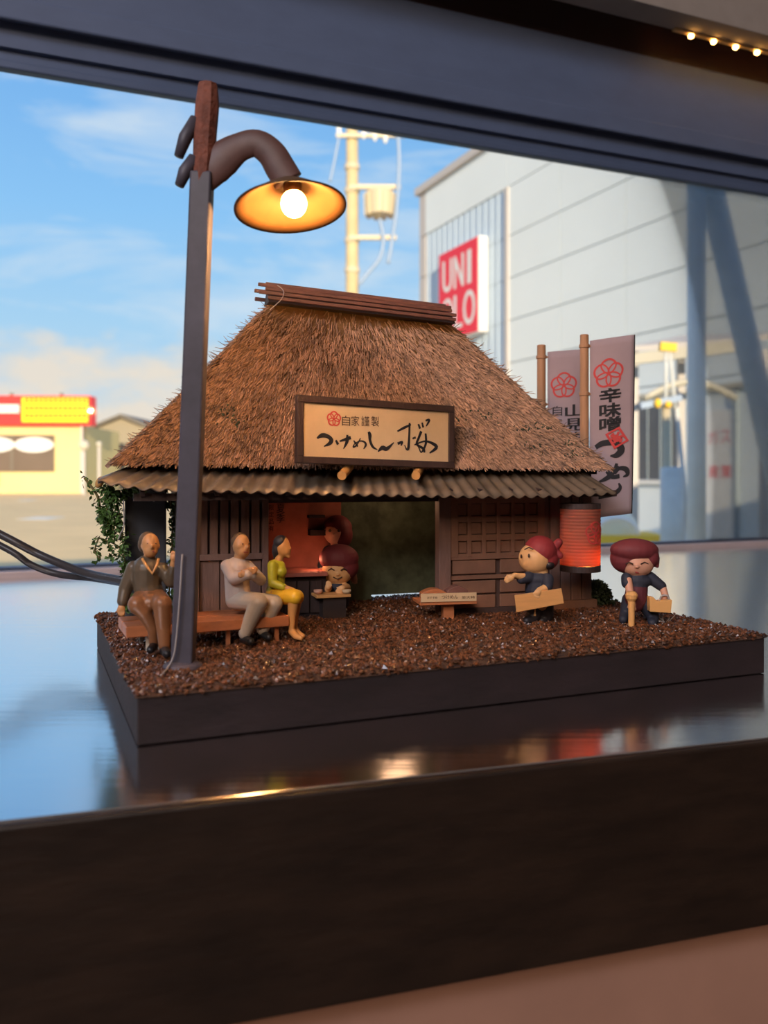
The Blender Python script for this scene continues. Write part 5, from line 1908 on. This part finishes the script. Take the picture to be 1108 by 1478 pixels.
def build_plants():
    Y = 4.62
    # vine round the black box
    t = thing('hanging_vine', P(190, 870, Y), 'green vine trailing round the black box below the roof', 'vine')
    paths = [[(122, 690), (140, 715), (146, 740), (158, 760), (155, 770)], [(160, 700), (172, 740), (178, 790), (182, 830)], [(150, 705), (166, 715), (180, 712), (200, 704)],
             [(182, 800), (165, 785), (142, 776)], [(142, 777), (137, 795), (145, 808)], [(155, 782), (163, 798), (168, 803)], [(236, 712), (250, 740), (248, 780), (252, 830)], [(245, 720), (256, 760), (250, 815)],
             [(146, 735), (160, 748), (172, 752)], [(180, 815), (186, 850), (184, 880)], [(158, 706), (156, 735), (166, 775)], [(248, 820), (244, 850), (246, 872)], [(165, 720), (150, 745), (158, 772)]]
    V, FC = [], []
    for i, w in enumerate(paths):
        back = 0.02 if i not in (6, 7, 11) else 0.22
        pts = smooth_path([P(x_, y_, Y + back + random.uniform(-0.02, 0.02)) for x_, y_ in w], 8)
        MB().tube(pts, 0.0045 if i != 0 else 0.007, 6).build('vine_stem', 'stem', t, smooth=True)
        dens = 34 if i in (1, 2, 10, 12) else 16
        if i in (3, 4, 5):
            dens = 5
        if i == 0:
            dens = 7
        for p in pts:
            for _ in range(dens // 3 + 1):
                d = Vector((random.gauss(0, 1), random.gauss(0, 1), random.gauss(-0.4, 0.8)))
                leaf_verts(V, FC, p + Vector((random.gauss(0, 0.012), random.gauss(0, 0.012), random.gauss(0, 0.012))), d, random.uniform(0.02, 0.04), random.uniform(0.006, 0.012))
    me = bpy.data.meshes.new('foliage')
    me.from_pydata([tuple(p - t.location) for p in V], [], FC)
    tag(finish('foliage', me, 'leaf', t, False, 0), kind='stuff')
    # orange dried bud by the eave tip
    MB().ell(P(144, 696, Y), (0.022, 0.022, 0.034), 12, 8, Euler((0, 0.5, 0)).to_matrix()).build('bud', 'dowel', t, smooth=True)
    # white wire
    MB().tube(smooth_path([P(178, 722, Y - 0.03), P(179, 757, Y - 0.03), P(174, 770, Y - 0.03), P(171, 778, Y - 0.03)]), 0.0035, 6).build('tie_wire', 'cord_white', t, smooth=True)
    # shrub at the right corner
    c = G(866, 872, BT)
    t = thing('model_shrub', c, 'small dark green shrub at the right rear corner of the shop', 'shrub')
    V, FC = [], []
    Ys = c.y
    for _ in range(2600):
        u_ = random.random()
        px = 848 + 26 * random.random() + (12 * random.random() if u_ < 0.3 else 0)
        hgt = 40 * (1 - ((px - 858) / 34) ** 2)
        py = 880 - max(3, hgt) * random.random() ** 0.6
        p = P(px, py, Ys + random.uniform(-0.08, 0.08))
        leaf_verts(V, FC, p, Vector((random.gauss(0, 1), random.gauss(0, 1), random.gauss(0.3, 1))), random.uniform(0.018, 0.036), random.uniform(0.007, 0.013))
    me = bpy.data.meshes.new('foliage')
    me.from_pydata([tuple(p - t.location) for p in V], [], FC)
    tag(finish('foliage', me, 'leaf_dark', t, False, 0), kind='stuff')
    for dx in (-6, 0, 7):
        MB().tube([Vector((P(862 + dx, 0, Ys).x, Ys, BT - 0.003)), P(864 + dx * 1.4, 850, Ys)], [0.008, 0.003], 6).build('shrub_stem', 'stem', t)
    # whitish dry twigs near the bag figurine
    tw = thing('dry_twigs', G(960, 898, BT), 'tuft of pale dry twigs by the bag figurine\'s foot', 'twig')
    c = G(960, 898, BT)
    for _ in range(9):
        q = Vector((random.gauss(0, 0.035), random.gauss(0, 0.02), random.uniform(0.005, 0.055)))
        MB().tube([c + Vector((q.x * 0.3, q.y * 0.3, 0.0)), c + q], [0.004, 0.0025], 5).build('twig', 'cord_white', tw)


def build_cables():
    Y = 5.3
    end = P(182, 838, Y)
    for i, (w, lab) in enumerate(((((-420, 640), (-160, 690), (0, 771), (60, 802), (120, 826), (165, 836), (196, 842)), 'upper black cable running to the back of the model'),
                                  (((-420, 690), (-160, 712), (0, 787), (45, 815), (85, 829), (130, 834), (168, 840), (196, 846)), 'lower black cable sagging beneath the other one'))):
        pts = smooth_path([P(x_, y_, Y + 0.06 * i + (0.6 if x_ < -200 else 0.25 if x_ < -100 else -0.44 - 0.06 * i if x_ > 190 else -0.30 if x_ > 160 else -0.12 if x_ > 110 else 0)) for x_, y_ in w], 8)
        o = MB().tube(pts, (6.0 if i == 0 else 5.0) * Y / F, 10).build('power_cable', 'cable', None, smooth=True)
        tag(o, lab, 'cable', 'power cables of the model')


build_menu_table()
build_lantern()
build_flag(781, 498, 6.02, (790, 846, 508, 760, 504), 'rear banner flag, half hidden, on a bamboo pole behind the roof', False)
build_flag(843, 483, 5.50, (851, 915, 492, 748, 483), 'front banner flag with black brush lettering and red blossom emblem', True)
build_plants()
build_cables()
